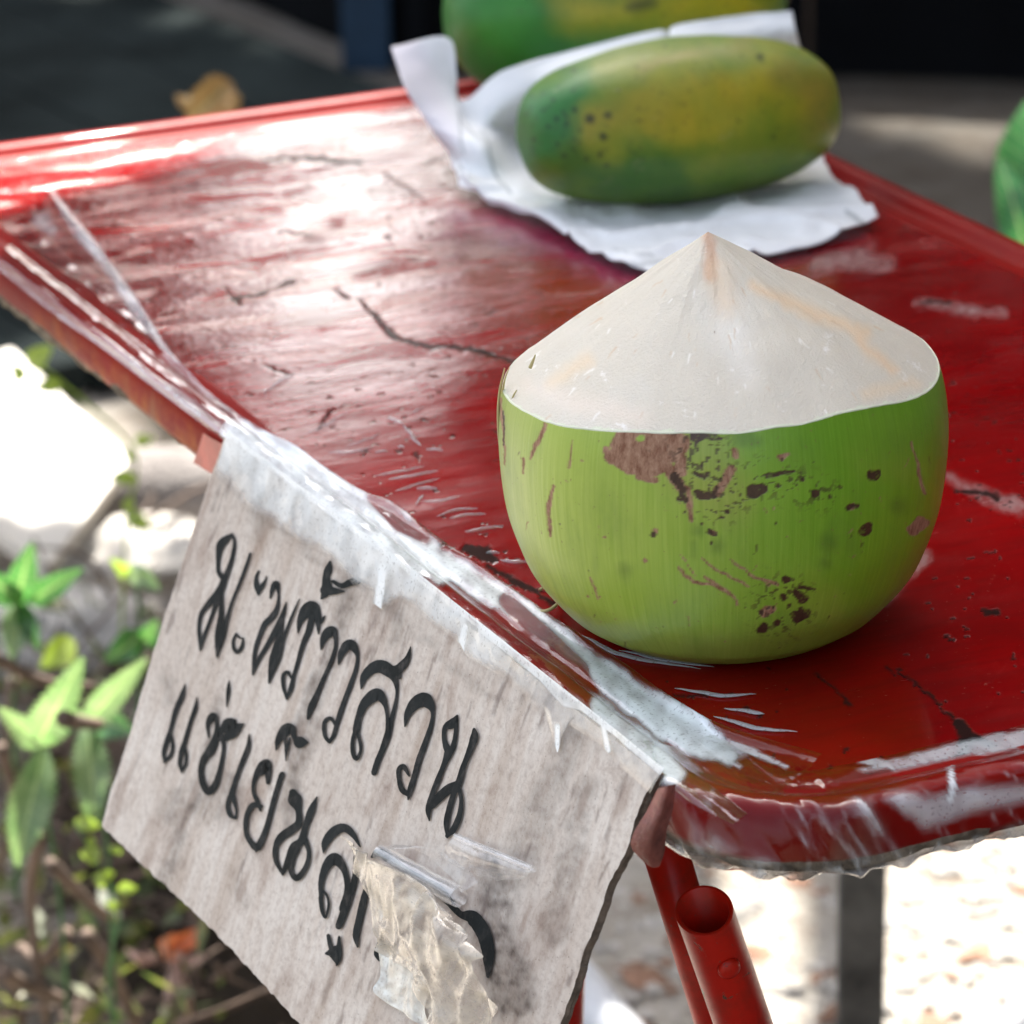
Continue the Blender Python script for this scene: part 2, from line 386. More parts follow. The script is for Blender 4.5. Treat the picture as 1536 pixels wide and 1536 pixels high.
M_BANANA = leaf_mat('glossy_leaf', (.015, .12, .025), (.03, .2, .04), .25, .3)
M_BARK = simple('bark', (.10, .08, .06), .95, .4, 20, 1, .01)
M_TWIG = simple('dry_twig', (.11, .075, .055), .9, .4, 60)
M_STONE = simple('pale_stone', (.50, .47, .43), .9, .3, 30, .8, .005)
M_WHITE = simple('white_board', (.50, .47, .42), .6, .05, 5)
M_STAIN = simple('faded_red_print', (.62, .45, .40), .6, .2, 15)
M_DRYLEAF = leaf_mat('dry_leaf', (.30, .15, .045), (.42, .25, .09), .6, .25)
M_PETAL = leaf_mat('orange_petal', (.62, .11, .03), (.75, .28, .12), .5, .4)
M_ORANGE = simple('orange_petal', (.70, .16, .05), .6, .3, 40)
M_PINKPOT = simple('pinkish_stalk', (.55, .36, .30), .7, .3, 30)
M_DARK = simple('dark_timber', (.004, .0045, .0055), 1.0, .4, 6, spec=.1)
M_BLUE = simple('blue_painted_post', (.012, .04, .08), .7, .3, 8)
M_POST = simple('brown_post', (.16, .11, .08), .85, .3, 12)
M_GREYSLAB = simple('grey_plank', (.016, .021, .021), 1.0, .5, 8, .6, .004, spec=.05)
M_LOG = simple('grey_log', (.20, .18, .17), .95, .4, 14, 1, .01)
M_RUST = simple('charcoal_lump', (.02, .015, .012), .95, .4, 40, 1, .002)

#@@TABLE
TN = onz(1106, 1250, TOP+.003)                               # the rounded near corner, before rounding
ang = R(25.5); U = np.array([math.cos(ang), math.sin(ang), 0.]); Vd = np.array([-math.sin(ang), math.cos(ang), 0.])
def tl(P): d = np.asarray(P)-TN; return d@U, d@Vd             # table coordinates
TW = tl(onz(1384, 291, TOP+.003))[0]; TL_ = tl(onz(300, 172, TOP+.003))[1]
table = thing('red_table', 'scratched glossy red table wrapped in clear tape, holding the cut coconut and papayas', 'table', (TN+U*TW/2+Vd*TL_/2)*[1, 1, 0])
RC = .045
def outline(inset, n=20):
    r = max(RC-inset, .004); x0, x1, y0, y1 = inset, TW-inset, inset, TL_-inset; P = []
    for cx, cy, a0 in ((x0+r, y0+r, 180), (x1-r, y0+r, 270), (x1-r, y1-r, 0), (x0+r, y1-r, 90)):
        for k in range(n):
            a = R(a0+90*k/(n-1)); P.append((cx+r*math.cos(a), cy+r*math.sin(a)))
    P = np.array(P); P = np.vstack([P, P[:1]])
    P = resample(P, 420)[:-1]
    return P
SK = .0165                                                       # depth of the skirt
prof = [(.010, -SK), (.0012, -SK+.001), (0, -SK+.004), (0, -.0005), (.0012, .0022), (.0035, .0032), (.0085, .0030), (.0108, .0012), (.0126, -.0010), (.0146, -.0012), (.0168, -.0002), (.0190, .0001), (.030, -.0006)]
rows = []
for ins, z in prof:
    o = outline(ins); rows.append(TN+o[:, :1]*U+o[:, 1:]*Vd+[0, 0, z-.003])
RV = np.concatenate(rows)
nz_ = fbm(RV*60, 4)
zz = RV[:, 2]-TOP
px, py = project(RV)
low = (1-sstep(-SK+.001, -SK+.006, zz+.003+nz_*.006))
orange_refl = seg_mask(px, py, [(60, 520, 60), (180, 610, 80), (290, 690, 50)], 50)*(zz < -.004)+seg_mask(px, py, [(1030, 1200, 40), (1120, 1250, 50), (1230, 1260, 40)], 40)*(zz < -.004)*.6  # skirt areas where the sunlit ground's orange reflection is painted
mesh('table_rim', RV, grid_faces(len(prof), 419, True), M_RIM, table, attrs={'paint': np.stack([low, np.clip(orange_refl, 0, 1), orange_refl*0], -1)})
# raw fibrous lower edge of the board
mb = MB(); o = outline(.004); P = TN+o[:, :1]*U+o[:, 1:]*Vd+[0, 0, -SK-.001]
P = P+np.stack([fbm(P*50+k, 3) for k in range(3)], -1)*[.003, .003, .003]
mb.tube(np.vstack([P, P[:1]]), .0032+.0016*fbm(np.vstack([P, P[:1]])*90, 3), 8, False)
mb.build('raw_edge', M_WOODEDGE, table, True)
# underside
o = outline(.012); B = TN+o[:, :1]*U+o[:, 1:]*Vd+[0, 0, -SK+.001]
mesh('underside', B, [list(range(len(B)))[::-1]], M_UNDER, table, False)
# panel: a fine sheet with painted wear, glare and a pink reflection
def half_width(y, ins):
    r = max(RC-ins, .004); L, Wd = TL_-2*ins, TW-2*ins; e = np.minimum(y, L-y); k = np.clip(r-e, 0, r)
    return Wd/2-(r-np.sqrt(np.maximum(r*r-k*k, 0)))
ins = .0186; ny, nx = 620, 340
yy = np.linspace(0, TL_-2*ins, ny); hw = half_width(yy, ins)
tt = np.linspace(-1, 1, nx)
LX = TW/2+hw[:, None]*tt[None]; LY = np.repeat((yy+ins)[:, None], nx, 1)
PV = (TN+LX[..., None]*U+LY[..., None]*Vd).reshape(-1, 3); PV[:, 2] = TOP
LXf, LYf = LX.ravel(), LY.ravel()
PV[:, 2] += .0004*fbm(np.stack([LXf*14, LYf*14, LXf*0], -1), 3)
px, py = project(PV)
jx = px+14*n2(px, py, 60, 1)+6*n2(px, py, 14, 2); jy = py+9*n2(px, py, 45, 3)+5*n2(px, py, 11, 4)
dirt = np.zeros(len(PV)); scuff_glare = np.zeros(len(PV)); pink_refl = np.zeros(len(PV))
for s in ([(350, 452, 7), (380, 446, 5), (420, 434, 4), (437, 425, 9)], [(335, 425, 3), (345, 442, 4), (360, 455, 10)], [(540, 450, 4), (556, 470, 8), (590, 497, 9), (605, 508, 7), (660, 518, 6), (720, 528, 8), (760, 536, 6), (790, 545, 7)],
          [(507, 432, 3), (520, 444, 5)], [(590, 495, 12), (596, 500, 10)], [(395, 548, 3), (440, 560, 4)],
          [(700, 820, 14), (730, 830, 26), (745, 840, 12)], [(735, 850, 8), (790, 880, 10), (830, 905, 8)], [(820, 870, 4), (870, 905, 5)],
          [(1225, 1010, 4), (1250, 1030, 3), (1280, 1060, 5)], [(1330, 1000, 3), (1390, 1040, 4), (1440, 1082, 6)],
          [(1440, 1085, 16), (1450, 1110, 34), (1440, 1130, 10)], [(1450, 1095, 10), (1485, 1120, 14), (1490, 1125, 4)],
          [(1480, 918, 7), (1500, 920, 7)], [(1380, 455, 5), (1425, 452, 8)], [(1440, 735, 5), (1500, 745, 8)], [(475, 640, 4), (500, 615, 5)], [(640, 246, 3), (700, 228, 3)],
          [(400, 240, 5), (480, 236, 9), (540, 242, 6)], [(415, 345, 3), (470, 352, 5)], [(580, 260, 4), (640, 300, 3)], [(1020, 1040, 3), (1060, 1046, 5)]):
    dirt = np.maximum(dirt, seg_mask(jx, jy, s, 4)*.95)
fleck = (fbm(np.stack([(LXf*.8+LYf*.6)*240, (LYf*.8-LXf*.6)*330, LXf*0+3], -1), 3) > .52)*1.0*(n2(px, py, 120, 5) > -.05)
dirt = np.maximum(dirt, fleck*.8)
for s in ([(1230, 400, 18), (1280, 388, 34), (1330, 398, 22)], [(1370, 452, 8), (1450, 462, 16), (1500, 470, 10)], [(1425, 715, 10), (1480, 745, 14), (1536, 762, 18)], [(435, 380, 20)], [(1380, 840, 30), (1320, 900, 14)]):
    scuff_glare = np.maximum(scuff_glare, seg_mask(jx, jy, s, 16)*.55*(.55+.6*n2(px, py, 9, 6)))
scuff_glare = np.maximum(scuff_glare, sstep(.60, .8, fbm(np.stack([LXf*26, LYf*80, LXf*0+5], -1), 5))*.35)
glare_zone = np.maximum(seg_mask(px, py, [(420, 260, 120), (560, 300, 190), (540, 420, 200), (470, 520, 130)], 120), seg_mask(px, py, [(420, 210, 70), (620, 190, 70)], 60))  # region where white sky glare is painted as pale patches
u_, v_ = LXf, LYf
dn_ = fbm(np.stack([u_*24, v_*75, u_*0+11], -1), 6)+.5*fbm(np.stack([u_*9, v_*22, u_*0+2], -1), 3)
scuff_glare = np.maximum(scuff_glare, sstep(-.05, .18, dn_)*glare_zone*.55)
scuff_glare = np.maximum(scuff_glare, sstep(.12, .30, dn_)*seg_mask(px, py, [(330, 480, 60), (420, 600, 110), (520, 640, 60)], 90)*.30)
for s in ([(700, 330, 40), (800, 350, 50), (940, 420, 40)], [(720, 300, 50), (830, 350, 40)]):  # magenta reflection beside the paper, painted in
    pink_refl = np.maximum(pink_refl, seg_mask(jx, jy, s, 50)*.7)
mesh('table_panel', PV, grid_faces(ny, nx), M_TOP, table, attrs={'paint': np.clip(np.stack([dirt, np.clip(scuff_glare, 0, 1), pink_refl], -1), 0, 1)}, uv=np.stack([LXf, LYf], -1))

# legs: folding tube frame under the board
def leg(P0, P1, r, name='leg', flat=1.0, n=20, open_top=False):
    mb = MB(); P0, P1 = np.array(P0), np.array(P1); P = P0[None]+(P1-P0)[None]*np.linspace(0, 1, 8)[:, None]
    mb.tube(P, r, n, not open_top, flat)
    return mb.build(name, M_LEG, table, True)
def to_ground(p, q, Y0, Y1):
    a, b = ony(*p, Y0), ony(*q, Y1); return a, a+(b-a)*(a[2]-.002)/(a[2]-b[2])
A, foot = to_ground((990, 1250), (1076, 1536), 1.13, 1.145)
leg(A, foot, .0072)
B0, B1 = to_ground((1056, 1366), (1115, 1536), 1.09, 1.10)
ax_ = (B1-B0)/np.linalg.norm(B1-B0)
mb = MB(); rr = .0088; ri = .0074
t1 = np.cross([0, 1, 0], ax_); t1 /= np.linalg.norm(t1); t2 = np.cross(ax_, t1)
ringV = []; N = 40
cut = np.array([.1, -.62, .35])                                # the mouth is cut at a slant and faces up and outwards
for (s_, rad) in ((0, rr), (1, rr)):
    for j in range(N):
        q = 2*math.pi*j/N; off = rad*(t1*math.cos(q)+t2*math.sin(q)); base = B0 if s_ == 0 else B1
        if s_ == 0: base = base+ax_*(np.dot(off, cut/np.linalg.norm(cut))*.42)
        ringV.append(base+off)
mb.add(ringV, grid_faces(2, N, True)); mb.build('leg', M_LEG, table, True)
inn = []
for (dl, rad) in ((0, rr), (-.0006, (rr+ri)/2), (0, ri), (.05, ri)):
    for j in range(N):
        q = 2*math.pi*j/N; off = rad*(t1*math.cos(q)+t2*math.sin(q)); o2 = rr*(t1*math.cos(q)+t2*math.sin(q))
        inn.append(B0+ax_*(np.dot(o2, cut/np.linalg.norm(cut))*.42)*(1 if dl < .04 else 0)+off+ax_*dl)
mesh('tube_mouth', inn, grid_faces(4, N, True), M_LEG, table)
# rivet on the front of the tube
C = ony(1094, 1437, B0[1]); C = B0+ax_*np.dot(C-B0, ax_); fr = -t2 if t2[1] > 0 else t2
fr = fr*.93+t1*.25*(1 if t1[0] > 0 else -1); fr /= np.linalg.norm(fr); rv = MB()
for k, (rad, hh) in enumerate(((.0036, .0), (.0034, .0009), (.0022, .0016), (.0002, .0019))):
    pass
rp = np.array([C+fr*(rr-.0006+h_) for h_ in (0, .0013, .0021, .0025)])
rv.tube(rp, [.0037, .0035, .0023, .0003], 18, True); rv.build('rivet', M_LEG, table, True)
# the other legs and a brace, out of sight or nearly
for (lu, lv, sx, sy) in ((TW-.05, .06, .12, .0), (.10, .30, -.02, .02), (TW-.02, TL_-.25, .3, .0)):
    Q = TN+U*lu+Vd*lv+[0, 0, -SK]; leg(Q, (Q+[sx, sy, 0])*[1, 1, 0], .0088)

#@@SIGN
S0 = onz(337, 655, TOP+.0035); S1 = onz(987, 1158, TOP+.0035); e1 = (S1-S0)/np.linalg.norm(S1-S0)
outn = -U
S0 = S0+outn*.003; S1 = S1+outn*.003
rq = ray(155, 1240); t_ = np.dot(S0-EYE, e1)/np.dot(rq, e1); SQ = EYE+rq*t_
e2 = (SQ-S0)/np.linalg.norm(SQ-S0); sn = np.cross(e1, e2)
if np.dot(sn, EYE-S0) < 0: sn = -sn
def onsign(x, y, off=0.):
    return onplane(x, y, S0+sn*off, sn)
def s2(P): d = np.asarray(P)-S0; return np.stack([d@e1, d@e2], -1)
sign = thing('cardboard_sign', 'worn grey cardboard sign with black handwritten Thai words, taped to the table edge', 'sign', (S0+S1)/2)
top_ = resample([onsign(*p) for p in ((337, 655), (460, 752), (587, 846), (700, 935), (820, 1030), (900, 1092), (988, 1160))], 260)
bot_ = resample([onsign(*p) for p in ((153, 1238), (205, 1290), (244, 1324), (320, 1396), (381, 1461), (450, 1536), (620, 1715), (745, 1860))], 260)
lef_ = resample([onsign(*p) for p in ((337, 655), (300, 765), (258, 890), (228, 985), (195, 1100), (165, 1190), (153, 1238))], 260)
rig_ = resample([onsign(*p) for p in ((988, 1160), (966, 1195), (952, 1230), (944, 1262), (925, 1305), (908, 1340), (892, 1392), (877, 1425), (862, 1480), (840, 1536), (800, 1655), (745, 1860))], 260)
for arr, sd in ((bot_, 1), (rig_, 2), (lef_, 3)):
    arr += e1*(.0009*fbm(arr*260+sd, 3))[:, None]+e2*(.0009*fbm(arr*230+sd*5, 3))[:, None]
NS = 260; s_ = np.linspace(0, 1, NS)[None, :, None]; t_ = np.linspace(0, 1, NS)[:, None, None]
bot_[0] = lef_[-1]; bot_[-1] = rig_[-1]
G = (1-t_)*top_[None]+t_*bot_[None]+(1-s_)*lef_[:, None]+s_*rig_[:, None] - ((1-s_)*(1-t_)*top_[0]+s_*(1-t_)*top_[-1]+(1-s_)*t_*bot_[0]+s_*t_*bot_[-1])
GV = G.reshape(-1, 3); px, py = project(GV)
c0 = np.array([.57, .515, .455]); c1 = np.array([.67, .625, .565]); c2 = np.array([.33, .25, .205])
a_ = sstep(-.4, .5, n2(px, py, 150, 11))[:, None]; col = c0*(1-a_)+c1*a_
a_ = sstep(.1, .55, n2(px+py*.35, py*.28, 26, 12, 5))[:, None]*.6; col = col*(1-a_)+c2*a_
jx = px+10*n2(px, py, 22, 13); jy = py+16*n2(px, py, 30, 14)
dk = np.zeros(len(px))
for s, k in (([(330, 1050, 5), (300, 1180, 12), (265, 1260, 18), (245, 1325, 20)], .85), ([(320, 1190, 90), (270, 1210, 60)], .45), ([(530, 860, 20), (490, 1000, 24), (465, 1060, 30), (440, 1180, 22), (430, 1240, 16)], .7),
             ([(372, 730, 16), (395, 770, 22), (385, 800, 16)], .5), ([(585, 900, 14), (600, 930, 20), (590, 970, 14)], .5), ([(400, 780, 4), (480, 840, 4), (560, 885, 4), (680, 1000, 4), (760, 1065, 4)], .5),
             ([(252, 1020, 16), (256, 1040, 18)], .55), ([(740, 1290, 30), (745, 1400, 60), (770, 1500, 70)], .75), ([(860, 1100, 40), (800, 1250, 60), (760, 1330, 40)], .4), ([(880, 1180, 30), (850, 1300, 40), (830, 1400, 40)], .4),
             ([(650, 1060, 16), (640, 1150, 20)], .3), ([(350, 1310, 12), (365, 1350, 16)], .35), ([(480, 1080, 30), (470, 1110, 20)], .5)):
    dk = np.maximum(dk, seg_mask(jx, jy, s, 26)*k*np.clip(.75+.9*n2(px, py, 12, 15), 0, 1.2))
col = col*(1-dk[:, None])+np.array([.075, .055, .045])*dk[:, None]
vs = sstep(.18, .5, n2(px+py*.36, py*.05, 30, 18, 5))*.38; col = col*(1-vs[:, None])+np.array([.34, .25, .185])*vs[:, None]
sk = sstep(.22, .5, n2(px*1.0+py*.36, py*.13, 8, 16, 4))*sstep(-.15, .25, n2(px, py, 80, 17))*.62
col = col*(1-sk[:, None])+np.array([.17, .13, .115])*sk[:, None]
mesh('cardboard_face', GV, grid_faces(NS, NS), M_CARD, sign, attrs={'paint': np.clip(col, 0, 1)}, uv=s2(GV))
bd = np.concatenate([G[0], G[1:, -1], G[-1, ::-1][1:], G[::-1, 0][1:-1]])
k = len(bd); lay = np.concatenate([bd, bd-sn*.0012+(fbm(bd*300, 2)*.0006)[:, None]*e1, bd-sn*.0018, bd-sn*.0027])
mesh('corrugated_edge', lay, grid_faces(4, k, True), M_CEDGE, sign, False)
mesh('cardboard_back', bd-sn*.0026, [list(range(k))], M_CBACK, sign, False)

# handwriting: brush strokes traced as centre lines with a width
def RA(p): return (280+p[0]/5.121, 780+p[1]/5.121, p[2]/5.121)
def RB(p): return (480+p[0]/4.39, 920+p[1]/4.39, p[2]/4.39)
def RCc(p): return (220+p[0]/4.654, 1000+p[1]/4.654, p[2]/4.654)
def RD(p): return (440+p[0]/4.042, 1200+p[1]/4.042, p[2]/4.042)
LETTERS = [
 (RA, [[(345,112,22),(300,150,60),(262,190,66),(245,260,46),(240,340,30),(245,400,35),(285,450,50)], [(345,112,26),(366,170,26),(348,290,32),(312,400,42),(285,470,50),(252,545,62),(180,630,50),(115,715,36),(95,790,28),(95,880,28),(103,1000,14)], [(103,1000,14),(130,900,28),(175,780,25),(215,670,34),(240,580,55)], [(262,550,34),(265,640,34),(262,740,45),(250,860,66),(240,960,50),(232,1055,14)], [(487,258,20),(450,370,25),(400,500,25),(340,650,25),(300,790,32),(270,900,46),(235,1040,16)]]),
 (RA, [[(552,395,20),(532,445,26),(538,510,44),(550,570,22)], [(550,560,26),(580,505,34),(600,470,20),(616,428,8)]]),
 (RA, [[(378,875,20),(356,930,22),(362,985,30),(390,1015,30),(422,975,30),(434,905,12)], [(378,875,20),(408,905,16),(434,908,12)]]),
 (RA, [[(640,605,10),(655,540,35),(686,490,52),(704,560,20),(697,660,30),(660,740,50),(600,800,45),(560,890,36),(530,980,34),(515,1080,28),(507,1188,14)], [(507,1180,18),(560,1060,32),(620,960,38),(680,850,44),(735,730,34),(764,628,10)], [(728,760,35),(712,880,48),(690,980,62),(655,1100,54),(632,1250,18)], [(632,1245,14),(700,1060,44),(740,920,28),(800,760,24),(866,605,10)]]),
 (RA, [[(852,870,8),(868,780,46),(915,705,100),(965,680,120),(992,690,70),(1020,780,44),(1064,735,10)], [(990,700,50),(1008,800,36),(1012,880,8)], [(962,740,50),(935,850,46),(890,960,38),(850,1100,30),(820,1200,28),(800,1290,36),(768,1375,18)], [(768,1368,22),(740,1270,28),(742,1195,32),(775,1170,28),(805,1215,20)]]),
 (RA, [[(1100,322,20),(1086,380,58),(1070,440,56),(1075,510,80),(1062,560,70),(1030,610,8)], [(1060,540,80),(1130,545,60),(1215,548,8)], [(1120,470,26),(1190,505,40),(1255,480,56),(1310,468,56),(1345,466,30)]]),
 (RA, [[(1030,1000,8),(1050,915,54),(1092,862,84),(1128,850,56),(1142,910,30),(1140,990,30),(1100,1110,32),(1050,1220,34),(1000,1340,42),(955,1440,52),(930,1525,20)]]),
 (RA, [[(1165,1115,8),(1185,1035,50),(1230,965,74),(1272,965,76),(1310,1040,30),(1300,1140,30),(1260,1260,38),(1215,1380,38),(1180,1480,42),(1155,1560,34),(1130,1650,34),(1098,1705,26)],[(1098,1705,30),(1062,1660,30),(1054,1570,30),(1080,1530,36),(1115,1530,30),(1140,1575,20)]]),
 (RB, [[(270,500,8),(288,425,50),(338,368,72),(400,350,90),(460,385,78),(495,445,38),(506,520,20),(495,600,24),(470,700,32),(445,800,46),(410,900,40),(380,970,40),(355,1050,40)], [(440,370,60),(500,375,66),(545,340,56),(578,290,36),(597,218,6)], [(510,400,50),(525,425,20)], [(238,770,50),(252,690,44),(290,600,62),(350,545,84),(392,540,74),(428,600,34),(442,670,24),(445,740,28),(442,800,30)], [(232,775,30),(214,840,26),(216,920,28),(240,958,28),(266,910,22),(264,850,24),(242,780,24)]]),
 (RB, [[(558,748,8),(575,670,46),(620,600,76),(680,570,100),(722,600,72),(742,655,26),(730,740,30),(690,860,38),(650,970,40),(620,1080,38),(595,1160,40),(580,1225,12)], [(585,1195,30),(540,1160,38),(520,1090,30),(520,1030,34),(552,1012,36),(588,1070,14)]]),
 (RB, [[(906,668,8),(880,715,56),(828,745,36),(815,815,28),(840,895,48),(868,895,44),(885,840,30),(896,760,26),(906,668,8)], [(850,740,50),(885,735,44)], [(852,905,62),(815,1000,36),(775,1100,38),(740,1190,36),(714,1290,40),(720,1368,8)], [(735,1265,52),(790,1205,62),(850,1155,62),(905,1120,40)], [(1015,765,24),(1015,820,54),(975,930,38),(940,1020,38),(915,1110,46),(880,1190,38),(850,1290,38),(832,1380,38),(838,1475,16)], [(836,1465,28),(880,1420,42),(918,1330,38),(930,1240,28),(920,1175,28),(900,1135,34)]]),
 (RCc, [[(268,118,6),(245,205,38),(200,310,35),(165,440,30),(140,520,36),(118,600,30),(125,670,16)], [(125,662,26),(165,620,26),(180,550,24),(168,480,20)]]),
 (RCc, [[(350,208,6),(338,290,30),(300,400,28),(265,520,30),(240,600,34),(230,680,26),(245,738,14)], [(245,728,24),(270,680,22),(275,610,22),(262,560,18)]]),
 (RCc, [[(574,95,6),(568,170,28),(557,285,6)]]),
 (RCc, [[(434,500,10),(424,410,28),(452,355,58),(478,350,40),(490,420,30),(478,505,52),(440,590,64),(395,650,46),(377,740,40),(398,830,48),(435,872,52),(480,820,48),(510,720,32),(530,620,28),(535,540,26),(505,470,36)], [(530,440,60),(575,415,116),(612,430,104),(640,420,60),(682,398,6)], [(540,500,50),(600,470,60),(645,440,30)]]),
 (RCc, [[(715,475,12),(708,560,34),(665,670,35),(620,790,32),(590,890,38),(565,960,30),(580,1030,34),(620,1062,16)], [(620,1062,16),(625,1000,18),(600,910,36)]]),
 (RCc, [[(846,812,26),(845,730,52),(835,680,74),(800,720,84),(765,760,44),(745,820,28),(746,880,26),(772,940,32),(796,1005,18)], [(800,975,28),(742,968,44),(702,1030,38),(690,1110,34),(705,1190,36),(765,1262,50),(802,1210,46),(840,1110,38),(880,960,38),(920,820,38),(945,752,44)], [(762,1262,40),(764,1298,6)]]),
 (RCc, [[(902,585,8),(918,515,46),(968,445,84),(1008,435,66),(1030,495,30),(1062,545,50),(1128,532,8)], [(1040,500,30),(1085,515,44),(1128,530,8)], [(962,490,20),(972,560,24),(971,660,6)], [(1000,500,16),(985,560,16),(971,650,6)]]),
 (RCc, [[(1020,880,60),(1035,930,98),(1058,1000,46),(1060,1090,52),(1010,1140,62),(940,1190,60),(900,1260,40),(902,1350,36),(950,1450,20)], [(948,1445,24),(990,1350,52),(1030,1260,66),(1078,1215,54),(1110,1110,44),(1150,1000,50),(1190,905,8)], [(1105,1210,40),(1132,1300,30),(1110,1400,36),(1050,1475,46),(1008,1430,36),(1012,1350,46),(1050,1260,50)]]),
 (RD, [[(182,325,6),(196,255,50),(250,190,62),(310,170,52),(362,210,36),(405,282,10)], [(372,340,16),(376,450,36),(350,560,42),(310,670,50),(275,765,44)], [(168,600,24),(168,500,34),(198,405,54),(250,358,76),(302,410,44),(325,490,36),(325,570,42),(300,660,50)], [(163,590,24),(175,670,26),(195,712,14),(214,640,18),(206,585,16),(182,552,16)]]),
 (RD, [[(455,490,20),(428,600,44),(400,720,44),(380,820,42),(390,890,12)]]),
 (RD, [[(212,822,24),(232,900,34),(270,905,44),(270,960,40),(262,1008,8)], [(278,830,16),(275,900,34)], [(200,930,20),(240,930,60),(262,985,20)]]),
 (RD, [[(545,780,10),(520,870,26),(508,930,40),(520,975,10)]]),
 (RD, [[(478,345,20),(520,318,50),(600,370,54),(700,440,44),(800,500,60),(870,545,76),(930,600,56),(1010,690,40),(1085,712,84),(1150,800,90),(1178,900,80),(1182,980,60),(1180,1070,20)]]),
]
def ribbon(strokes, conv, base):
    mb = MB()
    for si, st in enumerate(strokes):
        P = np.array([conv(p) for p in st]); Pc = catmull(P, 10*(len(P)-1)+1); Pc[:, 2] = np.maximum(Pc[:, 2], .6)
        T = np.gradient(Pc[:, :2], axis=0); T /= (np.linalg.norm(T, axis=1)[:, None]+1e-9); Nn = np.stack([-T[:, 1], T[:, 0]], -1)
        jit = (1+.06*fbm(np.stack([Pc[:, 0]*.2, Pc[:, 1]*.2, Pc[:, 0]*0], -1), 2))[:, None]
        Lp = Pc[:, :2]+Nn*Pc[:, 2:]/2*jit; Rp = Pc[:, :2]-Nn*Pc[:, 2:]/2*jit
        off = base+.00004*si
        def row(Q): return np.array([onsign(q[0], q[1], off) for q in Q])
        V = np.concatenate([row(Lp), row(Rp)]); n = len(Pc)
        Fc = [(i, i+1, n+i+1, n+i) for i in range(n-1)]; mb.add(V, Fc)
        for end, nxt in ((0, 1), (n-1, n-2)):                         # rounded ends
            w_ = Pc[end, 2]/2
            if w_ < 1.2: continue
            a0 = math.atan2(*(Pc[end, :2]-Pc[nxt, :2])[::-1])
            ring = [Pc[end, :2]+.92*w_*np.array([math.cos(a0+q), math.sin(a0+q)]) for q in np.linspace(-1.57, 1.57, 9)]
            mb.add(row(ring+[Pc[end, :2]]), [(k, k+1, 9) for k in range(8)])
    return mb
for li, (cv, sts) in enumerate(LETTERS):
    ribbon(sts, cv, .0004+.00001*li).build('letter', M_INK, sign, False)

#@@COCONUT
CC = onz(1083, 931, TOP+.0004)
coco = thing('green_coconut', 'fresh green coconut with its top shaved to a pale cone, standing on the red table', 'coconut', CC)
zp = [0, .0012, .003, .006, .0094, .0194, .029, .0405, .055, .068, .080, .095]; rp_ = [.034, .0385, .0425, .0475, .0518, .0602, .0647, .0682, .0699, .0700, .0682, .0630]
def husk_r(z): 
    P = catmull(np.stack([zp, rp_], -1), 400); return np.interp(z, P[:, 0], P[:, 1])
azk = np.radians([-180, -140, -110, -80, -64, -53, -30, -15, 0, 15, 30, 42, 54, 70, 85, 110, 140, 180]); zk = [.084, .081, .0785, .0785, .0800, .0803, .0835, .0846, .0856, .0862, .0876, .0868, .0845, .0836, .0830, .085, .087, .084]
NA = 620; az = np.linspace(-math.pi, math.pi, NA, endpoint=False)
ze = np.interp(az, azk, zk); kern = np.hanning(31); kern /= kern.sum(); ze = np.convolve(np.r_[ze[-15:], ze, ze[:15]], kern, 'valid')
ze += .0006*fbm(np.stack([np.cos(az)*5, np.sin(az)*5, az*0], -1), 4)
apex = np.array([-.0045, .0, .1268])
NT = 230; t = np.linspace(0, 1, NT)
Z = ze[None]*(t[:, None]**.92); lump = .985+.012*fbm(np.stack([np.cos(az)[None]*1.3+Z*0, np.sin(az)[None]*1.3+Z*0, Z*14], -1), 3)+.006*np.cos(3*az[None]+.7)
Rr = husk_r(Z)*lump*(1-.012*np.sin(az)[None]*0)
HV = CC+np.stack([Rr*np.sin(az)[None], -Rr*np.cos(az)[None], Z], -1)
cen = np.array([CC+[0, 0, .0001]])
hv = HV.reshape(-1, 3); px, py = project(hv); front = ((hv-CC)@(EYE-CC)/np.linalg.norm(EYE-CC) > -.02)*1.0
azf = np.repeat(az[None], NT, 0).ravel(); Zf = Z.ravel()
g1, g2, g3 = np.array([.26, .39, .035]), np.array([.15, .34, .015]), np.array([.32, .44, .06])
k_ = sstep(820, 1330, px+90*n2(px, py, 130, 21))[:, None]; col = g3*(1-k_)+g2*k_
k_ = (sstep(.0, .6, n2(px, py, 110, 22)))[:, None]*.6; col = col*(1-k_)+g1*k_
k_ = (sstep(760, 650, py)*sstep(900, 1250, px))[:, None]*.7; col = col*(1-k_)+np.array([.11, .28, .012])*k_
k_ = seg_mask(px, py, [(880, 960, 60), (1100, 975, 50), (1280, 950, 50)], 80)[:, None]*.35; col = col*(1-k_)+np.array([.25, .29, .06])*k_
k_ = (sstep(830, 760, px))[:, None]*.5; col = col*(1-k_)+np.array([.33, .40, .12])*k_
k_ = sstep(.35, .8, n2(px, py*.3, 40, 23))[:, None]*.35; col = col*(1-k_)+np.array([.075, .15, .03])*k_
def Q(p): return (700+p[0]/2.0211, 320+p[1]/2.0211, p[2]/2.0211)
jx = px+3.2*n2(px, py, 9, 24)+3.5*n2(px, py, 24, 25); jy = py+3.2*n2(px, py, 9, 26)+3.5*n2(px, py, 24, 27)
mk = np.zeros(len(px)); tan = np.zeros(len(px)); gd = np.zeros(len(px))
